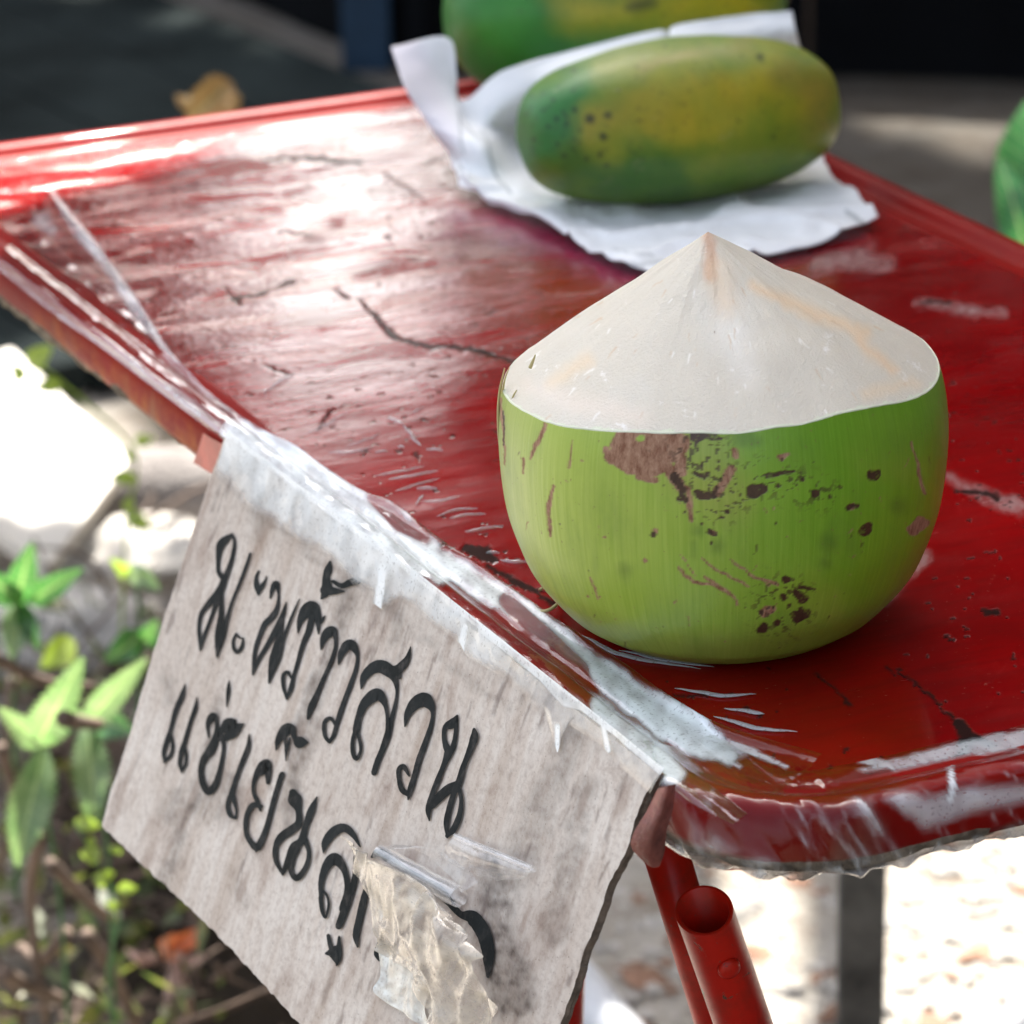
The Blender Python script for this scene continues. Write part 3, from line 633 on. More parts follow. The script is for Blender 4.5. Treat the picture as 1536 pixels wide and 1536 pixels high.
for s in ([(480,700,90),(540,700,110),(600,710,100),(650,700,60)],[(440,740,50),(500,760,70),(570,770,60)],[(640,660,30),(650,780,40)],[(520,800,30),(570,810,20)],[(605,770,40),(650,830,40)],[(425,720,26)],
          [(240,640,12),(215,690,14),(195,740,10)],[(262,830,12),(250,890,16),(255,980,8)],[(170,745,10),(170,790,6)],[(1375,930,28),(1355,960,40),(1390,940,24)],[(1350,690,6),(1385,850,10)],[(640,1075,6),(690,1120,12),(740,1125,8)],[(715,1045,6),(750,1080,9),(850,1130,7)],[(720,1105,8),(780,1140,12),(825,1185,7)],[(650,1040,4),(690,1100,5)],[(810,1060,6),(870,1100,9),(940,1125,12)],[(800,1050,4),(920,1130,6)],
          [(375,1100,6),(400,1165,7)],[(900,1210,30),(930,1200,16)],[(810,720,20),(815,740,14)],[(320,690,5),(310,770,5)],[(670,830,20),(680,930,14)],[(575,960,18)],[(950,740,18),(975,735,10)],[(350,750,6)],[(745,970,20)],[(420,985,12)],[(540,1050,14)],[(1170,890,20)],[(630,1180,10)],[(370,1160,10)],
          [(100,560,10),(108,640,9),(118,760,6)],[(800,780,30),(760,850,30)]):
    tan = np.maximum(tan, seg_mask(jx, jy, [Q(p) for p in s], 3))
for s in ([(690,680,30),(730,665,26),(755,665,14)],[(735,684,8),(775,684,8)],[(630,800,30),(655,835,30)],[(650,855,24),(665,870,14)],[(700,690,14),(695,720,8)],[(705,850,30),(735,855,22)],[(690,780,10),(720,800,14)],[(750,860,20),(760,830,8)],[(770,800,8)],
          [(868,840,44),(890,838,44)],[(910,795,16),(990,782,8)],[(945,822,16)],[(1015,805,20)],[(1060,848,28)],[(1130,832,12)],[(1100,860,10)],[(1225,792,26),(1240,795,36)],[(1215,955,34),(1208,965,30)],[(1200,1000,5),(1197,1030,3)],[(568,972,20)],[(792,905,12)],[(775,922,12)],[(735,965,18),(750,975,14)],[(712,940,10)],[(740,1000,8)],[(1160,890,16),(1190,885,10)],
          [(965,1110,20),(985,1110,12)],[(1000,1150,26),(1020,1170,34)],[(1010,1130,12),(1050,1140,6)],[(960,1165,22)],[(980,1190,10)],[(1000,1225,34),(1035,1215,22)],[(940,1240,22)],[(900,1255,30),(880,1268,10)],[(890,1210,14)],[(930,1195,8)],[(1015,1205,20)],[(110,600,5),(112,700,4)],[(955,745,8)],[(1010,790,8)],[(760,750,8)],[(730,790,18)],[(715,760,10)],[(640,870,12)],[(660,900,8)],[(935,935,8)]):
    mk = np.maximum(mk, seg_mask(jx, jy, [Q(p) for p in s], 2.5)*(.72+.5*(n2(px, py, 7, 28) > -.25)))
rs = np.random.RandomState(5)
for k in range(70):
    x0, y0 = rs.uniform(760, 1400), rs.uniform(650, 975); a0_ = rs.normal(0, .5)+1.57; l_ = rs.uniform(2, 16)*(rs.rand() < .4)
    s = [(x0, y0, rs.uniform(1.2, 3)), (x0+l_*math.cos(a0_), y0+l_*math.sin(a0_), 1)]
    if rs.rand() < .5: tan = np.maximum(tan, seg_mask(jx, jy, s, 2)*.8)
    else: mk = np.maximum(mk, seg_mask(jx, jy, s, 2)*.7)
speck = (n2(jx*.83+jy*.56, jy*.83-jx*.56, 6.3, 29, 3) > .26)*(seg_mask(px, py, [Q(p) for p in [(700,700,170),(760,860,160),(900,800,110),(1080,850,80)]], 50)+seg_mask(px, py, [Q((960,1190,190))], 60))
mk = np.maximum(mk, np.clip(speck, 0, 1)*.8); mk = np.clip(mk, 0, 1)
for s in ([(530,685,22)],):
    tan = tan*(1-seg_mask(jx, jy, [Q(p) for p in s], 3))
for s in ([(1095,1005,60)],[(1310,890,50)],[(840,680,60),(880,690,30)],[(700,960,40)],[(760,1010,40)],[(1090,1060,40)],[(480,1080,40)],[(690,1000,14),(685,1040,10)]):
    gd = np.maximum(gd, seg_mask(jx, jy, [Q(p) for p in s], 22)*.38)
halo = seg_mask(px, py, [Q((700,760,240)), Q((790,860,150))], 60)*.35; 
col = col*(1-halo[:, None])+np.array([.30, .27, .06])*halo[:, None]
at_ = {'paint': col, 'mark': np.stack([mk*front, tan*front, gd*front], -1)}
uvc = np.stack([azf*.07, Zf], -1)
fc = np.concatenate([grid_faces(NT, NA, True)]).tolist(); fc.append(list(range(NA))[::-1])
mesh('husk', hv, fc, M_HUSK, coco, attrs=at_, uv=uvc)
# shaved cone
NC = 170; t = np.linspace(0, 1, NC)
edge = HV[-1]; ap = CC+apex
tt = t[:, None, None]
CV = edge[None]*(1-tt)+ap*tt
lift = .0006*np.sin(math.pi*np.clip(t/.6, 0, 1))
CV[..., 2] += lift[:, None]*(1+.5*np.sin(az+.6))[None]
CV += (.0006*fbm(np.stack([np.cos(az)[None]*3+t[:, None]*0, np.sin(az)[None]*3+t[:, None]*0, t[:, None]*3+az[None]*0], -1), 3)*np.sin(math.pi*t)[:, None])[..., None]*[0, 0, 1]*2.2
kf = np.sort(np.random.RandomState(4).uniform(-math.pi, math.pi, 15)); kd = np.min(np.abs(az[:, None]-kf[None]), axis=1)   # knife facets: ridges where two cuts meet
CV[..., 2] += (.0004*(np.clip(1-kd/.26, 0, 1)**1.5-.3))[None]*np.sin(math.pi*np.clip(t*1.05, 0, 1))[:, None]
cv = CV.reshape(-1, 3); px, py = project(cv); tf = np.repeat(t[:, None], NA, 1).ravel()
col = np.tile(np.array([.60, .555, .465]), (len(cv), 1))
k_ = sstep(-.1, .5, n2(px, py, 120, 31))[:, None]*.6; col = col*(1-k_)+np.array([.63, .605, .535])*k_
def tint(s, c, k, soft=40):
    global col
    a = (seg_mask(px+8*n2(px, py, 20, 33), py+8*n2(px, py, 20, 34), s, soft)*k)[:, None]; col = col*(1-a)+np.array(c)*a
tint([(1062, 352, 16), (1066, 380, 22), (1068, 410, 16)], (.50, .28, .17), .75, 16)
tint([(1075, 400, 30), (1090, 460, 30)], (.72, .50, .30), .4)
tint([(1130, 430, 16), (1220, 470, 16), (1300, 500, 14)], (.76, .50, .26), .55, 22)
tint([(1290, 510, 14), (1340, 555, 14)], (.76, .48, .24), .55, 22)
tint([(1300, 590, 16), (1370, 575, 16)], (.76, .55, .33), .4, 22)
tint([(830, 575, 18), (880, 540, 22)], (.76, .55, .32), .45, 24)
tint([(790, 580, 14), (850, 600, 30), (960, 625, 24)], (.80, .68, .58), .4)
tint([(1100, 500, 40), (1120, 560, 30)], (.82, .79, .74), .35, 60)
tint([(1072, 498, 3)], (.2, .14, .08), .8, 2)
for k in range(60):
    x0, y0 = rs.uniform(800, 1370), rs.uniform(420, 630); a0_ = math.atan2(y0-352, x0-1062)+rs.normal(0, .15); l_ = rs.uniform(3, 22)
    a = (seg_mask(px+2*n2(px, py, 8, 35), py+2*n2(px, py, 8, 36), [(x0, y0, rs.uniform(1, 4)), (x0+l_*math.cos(a0_), y0+l_*math.sin(a0_), 1)], 2.5)*.6)[:, None]
    col = col*(1-a)+(np.array([.84, .82, .78]) if rs.rand() < .6 else np.array([.56, .40, .25]))*a
k_ = (tf < .006+.014*(n2(azf[:len(tf)] if len(azf) == len(tf) else np.tile(az, NC), tf*0, .05, 37, 2)+.5))[:, None]*.75; col = col*(1-k_)+np.array([.62, .67, .50])*k_
top_i = len(cv)
mesh('shaved_cone', cv, grid_faces(NC, NA, True), M_FLESH, coco, attrs={'paint': col}, uv=np.stack([np.repeat(az[None], NC, 0).ravel()*.06*(1-tf*.5), tf*.08], -1))
# pale cut lip where knife met the skin
lp = HV[-1]; mb = MB(); d_ = (lp-CC)*[1, 1, 0]; d_ /= np.linalg.norm(d_, axis=1)[:, None]
mb.tube(np.vstack([lp, lp[:1]])-np.vstack([d_, d_[:1]])*.0004+[0, 0, .0001], .00030+.00015*fbm(np.vstack([lp, lp[:1]])*200, 2), 8, False); mb.build('cut_lip', M_RIMPALE, coco, True)
for P, r_ in (([(755, 700), (748, 640), (749, 590), (757, 552)], .0007), ([(760, 690), (753, 620), (756, 575), (764, 551)], .0006), ([(772, 700), (762, 640), (768, 600), (775, 585)], .0006), ([(795, 552), (800, 540), (803, 532)], .0006)):
    mb = MB(); Pw = catmull([ony(x, y, CC[1]-.004-.010*(x > 758)) for x, y in P], 16); mb.tube(Pw, np.linspace(r_, r_*.3, 16), 6); mb.build('loose_fibre', M_FIBRE, coco, True)
# a loose curl of fibre lying on the table
cp = []
for q in np.linspace(-2.4, 2.2, 24): cp.append(onz(820+20*math.cos(q)-6*math.sin(q), 898+19*math.sin(q), TOP+.002+.002*math.cos(q)))
mb = MB(); mb.tube(np.array(cp), .00055, 6); tag(mb.build('fibre_curl', M_FIBRE, None, True), 'thin tan curl of husk fibre lying left of the coconut base', 'fibre')
for k, (x, y) in enumerate(((768, 557), (778, 566))): pass

#@@PAPAYAS
def papaya(cx, cy, Y, ln, rad, yaw, label, paintf, seed, ex=.60):
    C = ony(cx, cy, Y); C[2] = max(C[2], TOP+.004)
    a = np.array([math.cos(yaw), math.sin(yaw), 0]); b = np.array([-math.sin(yaw), math.cos(yaw), 0]); cz = np.array([0, 0, 1.])
    NU, NV = 150, 160; V = []
    s = np.linspace(0, math.pi, NU); ph = np.linspace(0, 2*math.pi, NV, endpoint=False)
    S, PH = np.meshgrid(s, ph, indexing='ij')
    xx = -np.cos(S)
    r = np.sin(S)**ex*(1-.10*xx*0+.04*xx)*(1+.030*np.cos(5*PH+seed))*(1+.045*fbm(np.stack([xx*2, np.cos(PH)+seed, np.sin(PH)], -1), 3))
    P = C+a*(xx*ln/2)[..., None]+b*(np.cos(PH)*r*rad)[..., None]+cz*(np.sin(PH)*r*rad*.97)[..., None]
    P[..., 2] += TOP+.0012-P[..., 2].min()
    P = P.reshape(-1, 3); o = thing('papaya', label, 'papaya', (C[0], C[1], TOP))
    px, py = project(P); col, mk = paintf(px, py, P)
    mesh('papaya_skin', P, grid_faces(NU, NV, True), M_PAP, o, attrs={'paint': np.clip(col, 0, 1), 'mark': np.stack([mk]*3, -1)})
    # dried stalk scar at the right end
    e = P.reshape(NU, NV, 3)[-1].mean(0); Vb, Fb = blob(e, (.004, .006, .006), seed, .2, 10, 6); mesh('stalk_scar', Vb, Fb, M_BARK, o)
    return o
def pp1(px, py, P):
    c = np.tile([.15, .235, .02], (len(px), 1)); X = px+30*n2(px, py, 50, 41); Y = py+22*n2(px, py, 40, 42)
    def L(s, cc, k, soft):
        nonlocal c
        a = (seg_mask(X, Y, s, soft)*k)[:, None]; c = c*(1-a)+np.array(cc)*a
    L([(790, 200, 120), (850, 140, 70)], (.02, .17, .035), .9, 60)
    L([(860, 250, 60), (1000, 270, 70)], (.035, .13, .02), .7, 50)
    L([(900, 190, 60), (980, 160, 90), (1150, 150, 110), (1230, 140, 60)], (.40, .31, .02), .85, 70)
    L([(1020, 190, 60), (1150, 100, 60)], (.50, .37, .02), .6, 60)
    L([(900, 100, 40), (1050, 80, 50), (1200, 75, 40)], (.27, .28, .05), .8, 40)
    L([(900, 230, 30), (1000, 130, 30), (1130, 190, 30)], (.33, .33, .03), .6, 60)
    L([(1050, 240, 40), (1180, 210, 60)], (.20, .24, .02), .8, 50)
    L([(1180, 110, 50), (1235, 130, 60), (1225, 190, 40)], (.28, .22, .03), .8, 40)
    L([(960, 95, 14), (1120, 70, 16)], (.40, .27, .12), .4, 24)
    m = np.zeros(len(px))
    for x, y, r_ in ((885, 178, 15), (912, 173, 11), (870, 195, 5), (905, 205, 12), (1140, 85, 10), (900, 232, 9), (862, 165, 9), (850, 185, 7), (835, 178, 7), (822, 190, 6), (880, 238, 7), (910, 248, 7), (1160, 205, 6), (845, 100, 7), (860, 105, 6), (830, 150, 6), (950, 230, 4), (815, 165, 5), (800, 210, 6), (835, 215, 5), (845, 235, 5)):
        m = np.maximum(m, seg_mask(px+2*n2(px, py, 6, 44), py, [(x, y, r_)], 5)*.85)
    r8 = np.random.RandomState(8)
    for k in range(90): m = np.maximum(m, seg_mask(px+2*n2(px, py, 6, 46), py, [(r8.uniform(790, 1240) if k % 3 else r8.uniform(790, 900), r8.uniform(70, 290), r8.uniform(1.5, 4.5))], 4)*r8.uniform(.3, .8))
    m = np.maximum(m, (n2(px*.8+py*.6, py*.8-px*.6, 7, 45, 2) > .38)*seg_mask(px, py, [(820, 190, 110)], 60)*.6)
    return c, m
def pp2(px, py, P):
    c = np.tile([.025, .17, .02], (len(px), 1)); X = px+30*n2(px, py, 60, 51); Y = py+20*n2(px, py, 50, 52)
    def L(s, cc, k, soft):
        nonlocal c
        a = (seg_mask(X, Y, s, soft)*k)[:, None]; c = c*(1-a)+np.array(cc)*a
    L([(760, 40, 90)], (.05, .26, .03), .7, 60)
    L([(870, 20, 50), (980, 10, 80), (1120, 10, 80)], (.42, .34, .012), .9, 70)
    L([(830, -20, 60), (1000, -40, 80)], (.16, .20, .02), .8, 50)
    L([(960, 10, 30)], (.15, .10, .02), .5, 30)
    m = seg_mask(px, py, [(980, 4, 16), (940, 12, 8)], 8)*.6
    return c, m
P1C = onz(1018, 262, TOP)
papaya(1018, 176, 1.632, .140, .0352, R(21), 'ripening yellow and green papaya lying on the white paper, nearest the coconut', pp1, 1.3)
papaya(922, 40, 1.785, .158, .049, R(13), 'greener papaya behind the paper at the far table end, cut by the photo top', pp2, 4.1, .82)

#@@PAPER
rowsP = [
 [ony(587, 70, 1.725), ony(675, 58, 1.730), ony(690, 150, 1.715), ony(755, 104, 1.706), ony(860, 76, 1.708), ony(985, 44, 1.712), ony(1005, 56, 1.715), ony(1020, 36, 1.716), ony(1188, 15, 1.728)],
 [ony(606, 125, 1.70), ony(676, 130, 1.715), ony(700, 185, 1.70), ony(760, 160, 1.695), ony(860, 125, 1.698), ony(985, 100, 1.702), ony(1005, 98, 1.705), ony(1030, 90, 1.706), ony(1198, 62, 1.724)],
 [onz(640, 185, TOP+.022), onz(690, 205, TOP+.02), onz(730, 215, TOP+.018), onz(780, 200, TOP+.008), onz(880, 190, TOP+.001), onz(985, 190, TOP+.001), onz(1010, 190, TOP+.001), onz(1060, 190, TOP+.001), onz(1230, 170, TOP+.001)],
 [onz(672, 232, TOP+.010), onz(705, 258, TOP+.008), onz(750, 272, TOP+.006), onz(800, 280, TOP+.0035), onz(880, 290, TOP+.001), onz(960, 300, TOP+.001), onz(1040, 300, TOP+.001), onz(1130, 285, TOP+.002), onz(1240, 255, TOP+.004)],
 [onz(682, 262, TOP+.006), onz(712, 286, TOP+.006), onz(770, 305, TOP+.006), onz(830, 325, TOP+.006), onz(900, 345, TOP+.004), onz(975, 360, TOP+.005), onz(1060, 350, TOP+.006), onz(1180, 320, TOP+.007), onz(1285, 292, TOP+.006)],
 [onz(690, 288, TOP+.0022), onz(730, 306, TOP+.002), onz(800, 328, TOP+.003), onz(862, 364, TOP+.003), onz(915, 392, TOP+.003), onz(985, 408, TOP+.003), onz(1085, 392, TOP+.004), onz(1230, 366, TOP+.003), onz(1316, 328, TOP+.004)]]
PG = loft(rowsP, 110, 200); pv = PG.reshape(-1, 3)
fz = np.repeat(np.linspace(0, 1, 110)[:, None], 200, 1).ravel()
pv[:, 2] += .0035*(1-np.abs(fbm(pv*[26, 34, 26], 3))*2.4)**2*(fz > .45)*np.clip((fz-.45)*5, 0, 1)
pv[:, 2] += np.maximum(.0018*(np.abs(fbm(pv*[40, 30, 40], 3))-.1)+.0005*np.abs(fbm(pv*150, 2)), 0)*(fz > .35)
pv[:, 1] += .004*fbm(pv*45, 3)*(fz < .4)
er = fbm(pv*90, 3)*.0014*(np.clip((fz-.93)/.07, 0, 1)); pv[:, 0] += er; pv[:, 1] += er*1.3
pv[:, 2] = np.maximum(pv[:, 2], TOP+.0012)
px, py = project(pv)
col = np.tile([.94, .95, .95], (len(pv), 1))
jx = px+4*n2(px, py, 15, 61); jy = py+4*n2(px, py, 15, 62)
m_ = np.zeros(len(px))
for s in ([(688, 170, 3), (690, 190, 4), (694, 230, 3)], [(722, 195, 3), (735, 225, 3), (742, 260, 4), (765, 290, 3)], [(880, 392, 3), (960, 398, 4), (1020, 388, 3)], [(1270, 318, 6), (1295, 335, 5)], [(700, 288, 2), (725, 300, 2)], [(1100, 300, 3), (1180, 290, 3)], [(920, 375, 3), (980, 384, 3)]):
    m_ = np.maximum(m_, seg_mask(jx, jy, s, 4)*.65)
lil = seg_mask(px, py, [(600, 70, 60), (640, 150, 60), (670, 200, 40)], 40)*.4
col = col*(1-lil[:, None])+np.array([.74, .62, .72])*lil[:, None]
col = col*(1-m_[:, None])+np.array([.12, .15, .14])*m_[:, None]
po = mesh('paper_sheet', pv, grid_faces(110, 200), M_PAPER, None, attrs={'paint': col})
sm = po.modifiers.new('thickness', 'SOLIDIFY'); sm.thickness = .0006; sm.offset = 1
tag(po, 'crumpled white paper sheet spread on the table under and behind the nearer papaya', 'paper')

#@@FILM
def film(name, V, nr, nc, haze, dirt=None, mat=M_FILM, parent=None, thick=0):
    V = V.reshape(-1, 3); d = np.zeros(len(V)) if dirt is None else dirt
    return mesh(name, V, grid_faces(nr, nc), mat, parent or table, attrs={'paint': np.clip(np.stack([haze, d, d], -1), 0, 1)})
def rim_h(u_in):
    """height of the table above TOP at a distance u_in inside the rim"""
    xs = [p[0] for p in prof[3:]]; zs = [p[1] for p in prof[3:]]; return np.interp(u_in, xs, zs)
def on_top(x, y, h=.0008):
    """point on the table top, rim shape included, seen at a place of the picture"""
    P = onz(x, y, TOP)
    for _ in range(3):
        a, b = tl(P); dd = min(a, b, TW-a, TL_-b); z = TOP+(0 if dd > .03 else rim_h(max(dd, 0))); P = onz(x, y, z+h)
    return P
# A: film lying along the near-left edge, between its lifted inner border and the rim
inner = [(78, 282), (120, 335), (160, 385), (200, 440), (250, 520), (300, 578), (350, 622), (410, 655), (470, 690), (540, 735), (600, 765), (655, 805), (720, 850), (800, 905), (870, 955), (940, 1000), (1010, 1050), (1080, 1090), (1150, 1112), (1240, 1135)]
outer = [(-10, 398), (40, 440), (95, 482), (150, 520), (210, 566), (270, 611), (325, 652), (380, 694), (436, 738), (500, 788), (560, 832), (620, 878), (690, 934), (770, 995), (840, 1052), (900, 1100), (950, 1138), (990, 1168), (1040, 1206), (1100, 1236)]
ni, no = 260, 44
ii = resample(catmull(inner, 80), ni); oo = resample(catmull(outer, 80), ni)
FV = np.zeros((ni, no, 3)); 
for i in range(ni):
    for j in range(no):
        f = j/(no-1); p = ii[i]*(1-f)+oo[i]*f
        FV[i, j] = on_top(p[0], p[1], .0009)
jj = np.repeat(np.linspace(0, 1, no)[None], ni, 0)
FV[..., 2] += .0032*np.exp(-((jj-.07)/.06)**2)*(.6+.5*fbm(FV*30, 2))+.0007*fbm(FV*[70, 70, 0]+5, 4)*np.sin(math.pi*np.clip(jj, 0, 1))
a_, b_ = tl(FV.reshape(-1, 3)); along = FV.reshape(-1, 3)
wr = fbm(np.stack([(a_-b_*.2)*60, b_*16, a_*0], -1), 4).reshape(ni, no); FV[..., 2] += .0016*(.12+.88*sstep(260, 400, project(FV.reshape(-1, 3))[0]).reshape(ni, no))*np.abs(wr)*np.clip(jj*3, 0, 1)*np.clip((1-jj)*6, 0, 1)
fv = FV.reshape(-1, 3); px, py = project(fv); X = px+16*n2(px, py, 40, 71); Y = py+12*n2(px, py, 30, 72)
h_ = np.zeros(len(px))  # haze: clouded tape, plus sky glare and glints painted white
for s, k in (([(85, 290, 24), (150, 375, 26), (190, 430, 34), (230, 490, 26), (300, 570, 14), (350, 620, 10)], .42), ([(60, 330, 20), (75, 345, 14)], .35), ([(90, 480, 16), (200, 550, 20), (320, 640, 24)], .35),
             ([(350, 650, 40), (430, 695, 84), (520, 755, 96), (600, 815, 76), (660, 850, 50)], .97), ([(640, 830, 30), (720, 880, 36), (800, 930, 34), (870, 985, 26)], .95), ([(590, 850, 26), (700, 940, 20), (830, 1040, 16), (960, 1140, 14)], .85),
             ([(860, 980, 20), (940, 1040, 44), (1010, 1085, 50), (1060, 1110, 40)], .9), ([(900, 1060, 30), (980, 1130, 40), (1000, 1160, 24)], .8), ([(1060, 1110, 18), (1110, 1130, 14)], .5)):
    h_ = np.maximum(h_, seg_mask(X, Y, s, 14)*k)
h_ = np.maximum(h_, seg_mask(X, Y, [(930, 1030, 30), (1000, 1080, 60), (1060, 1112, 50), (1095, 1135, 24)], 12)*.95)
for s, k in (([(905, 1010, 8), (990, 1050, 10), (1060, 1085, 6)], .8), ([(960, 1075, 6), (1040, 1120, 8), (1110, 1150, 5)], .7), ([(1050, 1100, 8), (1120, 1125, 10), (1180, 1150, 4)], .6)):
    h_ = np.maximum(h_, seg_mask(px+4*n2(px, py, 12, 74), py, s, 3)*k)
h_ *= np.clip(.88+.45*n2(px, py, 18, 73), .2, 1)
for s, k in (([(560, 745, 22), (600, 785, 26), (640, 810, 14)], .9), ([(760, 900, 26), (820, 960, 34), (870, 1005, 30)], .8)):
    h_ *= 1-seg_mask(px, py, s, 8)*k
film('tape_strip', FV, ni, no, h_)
# B: tape over the upper border of the cardboard, clouded white with a ragged lower border
up = [(343, 645), (467, 741), (594, 834), (707, 923), (827, 1018), (907, 1081), (996, 1153)]
lo = [(322, 712), (370, 762), (430, 800), (500, 842), (540, 890), (574, 915), (600, 900), (690, 965), (700, 985), (760, 1020), (820, 1075), (836, 1130), (850, 1085), (905, 1120), (920, 1140), (975, 1190)]
nb, nr_ = 300, 26
uu = resample(catmull(up, 60), nb); ll = resample(lo, nb)
BV = np.zeros((nb, nr_, 3))
for i in range(nb):
    for j in range(nr_):
        f = j/(nr_-1); p = uu[i]*(1-f)+ll[i]*f; P = onsign(p[0], p[1], .0012+.0012*(1-f)); BV[i, j] = P
jj = np.repeat(np.linspace(0, 1, nr_)[None], nb, 0)
BV += sn*((.0008*fbm(BV*80, 3)*np.sin(math.pi*jj))[..., None])
px, py = project(BV.reshape(-1, 3)); jf = jj.ravel()
h_ = (.62+.3*(1-jf))*np.clip(.85+.55*n2(px+py*.3, py*.4, 16, 75), .15, 1)*sstep(1.02, .72, jf+.22*n2(px, py, 20, 76))
h_ *= np.clip(1-.6*sstep(700, 800, px)*(jf > .25), 0, 1)
h_ = np.maximum(h_, (1-sstep(.03, .09, jf))*.95)
for s in ([(574, 850, 12), (571, 880, 14), (566, 912, 12)], [(697, 940, 10), (690, 980, 12)], [(836, 1090, 8), (836, 1128, 6)], [(905, 1090, 7), (912, 1125, 8)]):
    h_ = np.maximum(h_, seg_mask(px, py, s, 4)*.95)
film('tape_strip', BV, nb, nr_, h_, parent=sign)
# C: loose wrap around the near corner and the near-right edge, down over the skirt
NCc, NR = 420, 40
def out_pt(s, ins):
    """walk the outline from the sign's corner around the near corner: s in metres"""
    r = RC; arc = (r-ins)*math.pi/2
    L0 = .050
    if s < L0: return np.array([ins, r+(L0-s)])
    s -= L0
    A_ = r*math.pi/2
    if s < A_:
        q = math.pi+s/r; return np.array([r+(r-ins)*math.cos(q), r+(r-ins)*math.sin(q)])
    s -= A_; return np.array([r+s, ins])
CVv = np.zeros((NCc, NR, 3)); path = [(.030, 0), (.0245, .0005), (.0175, -.0010), (.0110, .0012), (.0060, .0034), (.0020, .0030), (-.0012, 0), (-.0026, -.006), (-.0030, -.012), (-.0012, -.0165), (.005, -.0192), (.012, -.0185)]
pp = catmull(path, NR)
for i in range(NCc):
    s = .030+.42*i/(NCc-1)
    for j in range(NR):
        q = out_pt(s, pp[j, 0]); CVv[i, j] = TN+U*q[0]+Vd*q[1]+[0, 0, pp[j, 1]-.003+.0008]
jj = np.repeat(np.linspace(0, 1, NR)[None], NCc, 0); si = np.repeat((.030+.42*np.arange(NCc)/(NCc-1))[:, None], NR, 1)
sk_ = np.clip((jj-.42)/.12, 0, 1)
wrk = (1-np.abs(fbm(np.stack([si*48-jj*2.6+.4*np.sin(si*60), jj*1.3+si*6, si*0], -1), 3))*2.2)**2
wr2 = (1-np.abs(fbm(np.stack([si*110-jj*5, jj*2.1+si*10, si*0+9], -1), 2))*2)**2
nrm_ = np.stack([np.gradient(CVv[..., k], axis=1) for k in range(3)], -1); tan_ = np.stack([np.gradient(CVv[..., k], axis=0) for k in range(3)], -1)
nn = np.cross(tan_, nrm_); nn /= np.linalg.norm(nn, axis=-1)[..., None]+1e-12
if nn[200, 5, 2] < 0: nn = -nn
fd_ = 1-.85*sstep(.78, .9, jj)
bil = fbm(np.stack([si*85-jj*4.5, jj*2.6+si*14, si*0+4], -1), 3)
CVv += nn*((.0024*wrk+.0012*wr2+.0034*np.abs(bil))*sk_*fd_+.0005*wrk*(1-sk_))[..., None]
cvv = CVv.reshape(-1, 3); px, py = project(cvv); jf = jj.ravel(); sf = si.ravel()
h_ = sstep(.78, .9, jf+.10*n2(px, py, 30, 81))*.75*sstep(1150, 1230, px)*np.clip(.85+.7*n2(px, py, 22, 82), .1, 1)
h_ = np.maximum(h_, seg_mask(px+12*n2(px, py, 20, 83), py, [(1340, 1190, 20), (1390, 1220, 40), (1450, 1200, 30), (1536, 1190, 20)], 24)*.5*(jf > .5))
for s, k in (([(1060, 1085, 6), (1150, 1105, 20), (1250, 1122, 24), (1340, 1150, 8)], .55), ([(1290, 1156, 5), (1380, 1138, 18), (1460, 1120, 24), (1560, 1104, 30)], .45)):  # pale reflection bands along the groove, painted as haze
    h_ = np.maximum(h_, seg_mask(px+5*n2(px, py, 20, 89), py+4*n2(px, py, 14, 90), s, 5)*k*np.clip(.9+.5*n2(px, py, 9, 91), .3, 1))
h_ = np.maximum(h_, seg_mask(px+5*n2(px, py, 14, 84), py, [(1426, 1150, 6), (1428, 1185, 10), (1424, 1200, 8)], 4)*.9)
h_ = np.maximum(h_, seg_mask(px+6*n2(px, py, 14, 85), py, [(990, 1120, 20), (1010, 1160, 30)], 14)*.8)
crs = np.clip(wrk.ravel(), 0, 1)**8*sk_.ravel(); crs2 = np.clip(wr2.ravel(), 0, 1)**12*sk_.ravel()
h_ = np.maximum(h_, (crs*.55+crs2*.35)*np.clip(.6+1.2*n2(px, py, 30, 88), 0, 1))
dd_ = np.clip(sstep(.74, .84, jf+.16*n2(px, py, 20, 86)), 0, 1)*(.45+.5*sstep(1290, 1180, px))
h_ = np.maximum(h_, sstep(.76, .84, jf+.10*n2(px, py, 15, 87))*.8)
film('plastic_wrap', CVv, NCc, NR, h_, dd_)
# small torn flap hanging at the corner
def sheet(ctrl, nr, nc, name, parent, hz, dr=.0, wob=.0006, sc=90, mat=M_FILM, crease=0):
    Gq = loft(ctrl, nr, nc); v = Gq.reshape(-1, 3); v = v+((1-np.abs(fbm(v*sc*[1, 1, .6], 2))*3)*crease)[:, None]*sn; v = v+np.stack([fbm(v*sc+k*4, 3) for k in range(3)], -1)*wob
    x, y = project(v); hh = hz*np.clip(.8+.9*n2(x, y, 16, 90), .05, 1.3) if np.isscalar(hz) else hz(x, y)
    d0 = dr*np.clip(.6+1.2*n2(x, y, 10, 91), 0, 1)
    return mesh(name, v, grid_faces(nr, nc), mat, parent, attrs={'paint': np.clip(np.stack([hh, d0, d0], -1), 0, 1)})
M_FLAP = simple('dirty_tape_flap', (.20, .065, .05), .25, .6, 90, .5)
yf = 1.018
fl = sheet([[ony(986, 1182, yf), ony(1000, 1178, yf-.003), ony(1012, 1176, yf)], [ony(970, 1215, yf), ony(992, 1215, yf-.004), ony(1008, 1216, yf)], [ony(950, 1250, yf), ony(978, 1250, yf-.004), ony(1000, 1248, yf)], [ony(946, 1272, yf), ony(972, 1278, yf-.003), ony(998, 1276, yf)], [ony(968, 1296, yf), ony(980, 1302, yf), ony(990, 1300, yf)]], 40, 20, 'tape_flap', table, .4, 0, .0006, 90, M_FLAP)
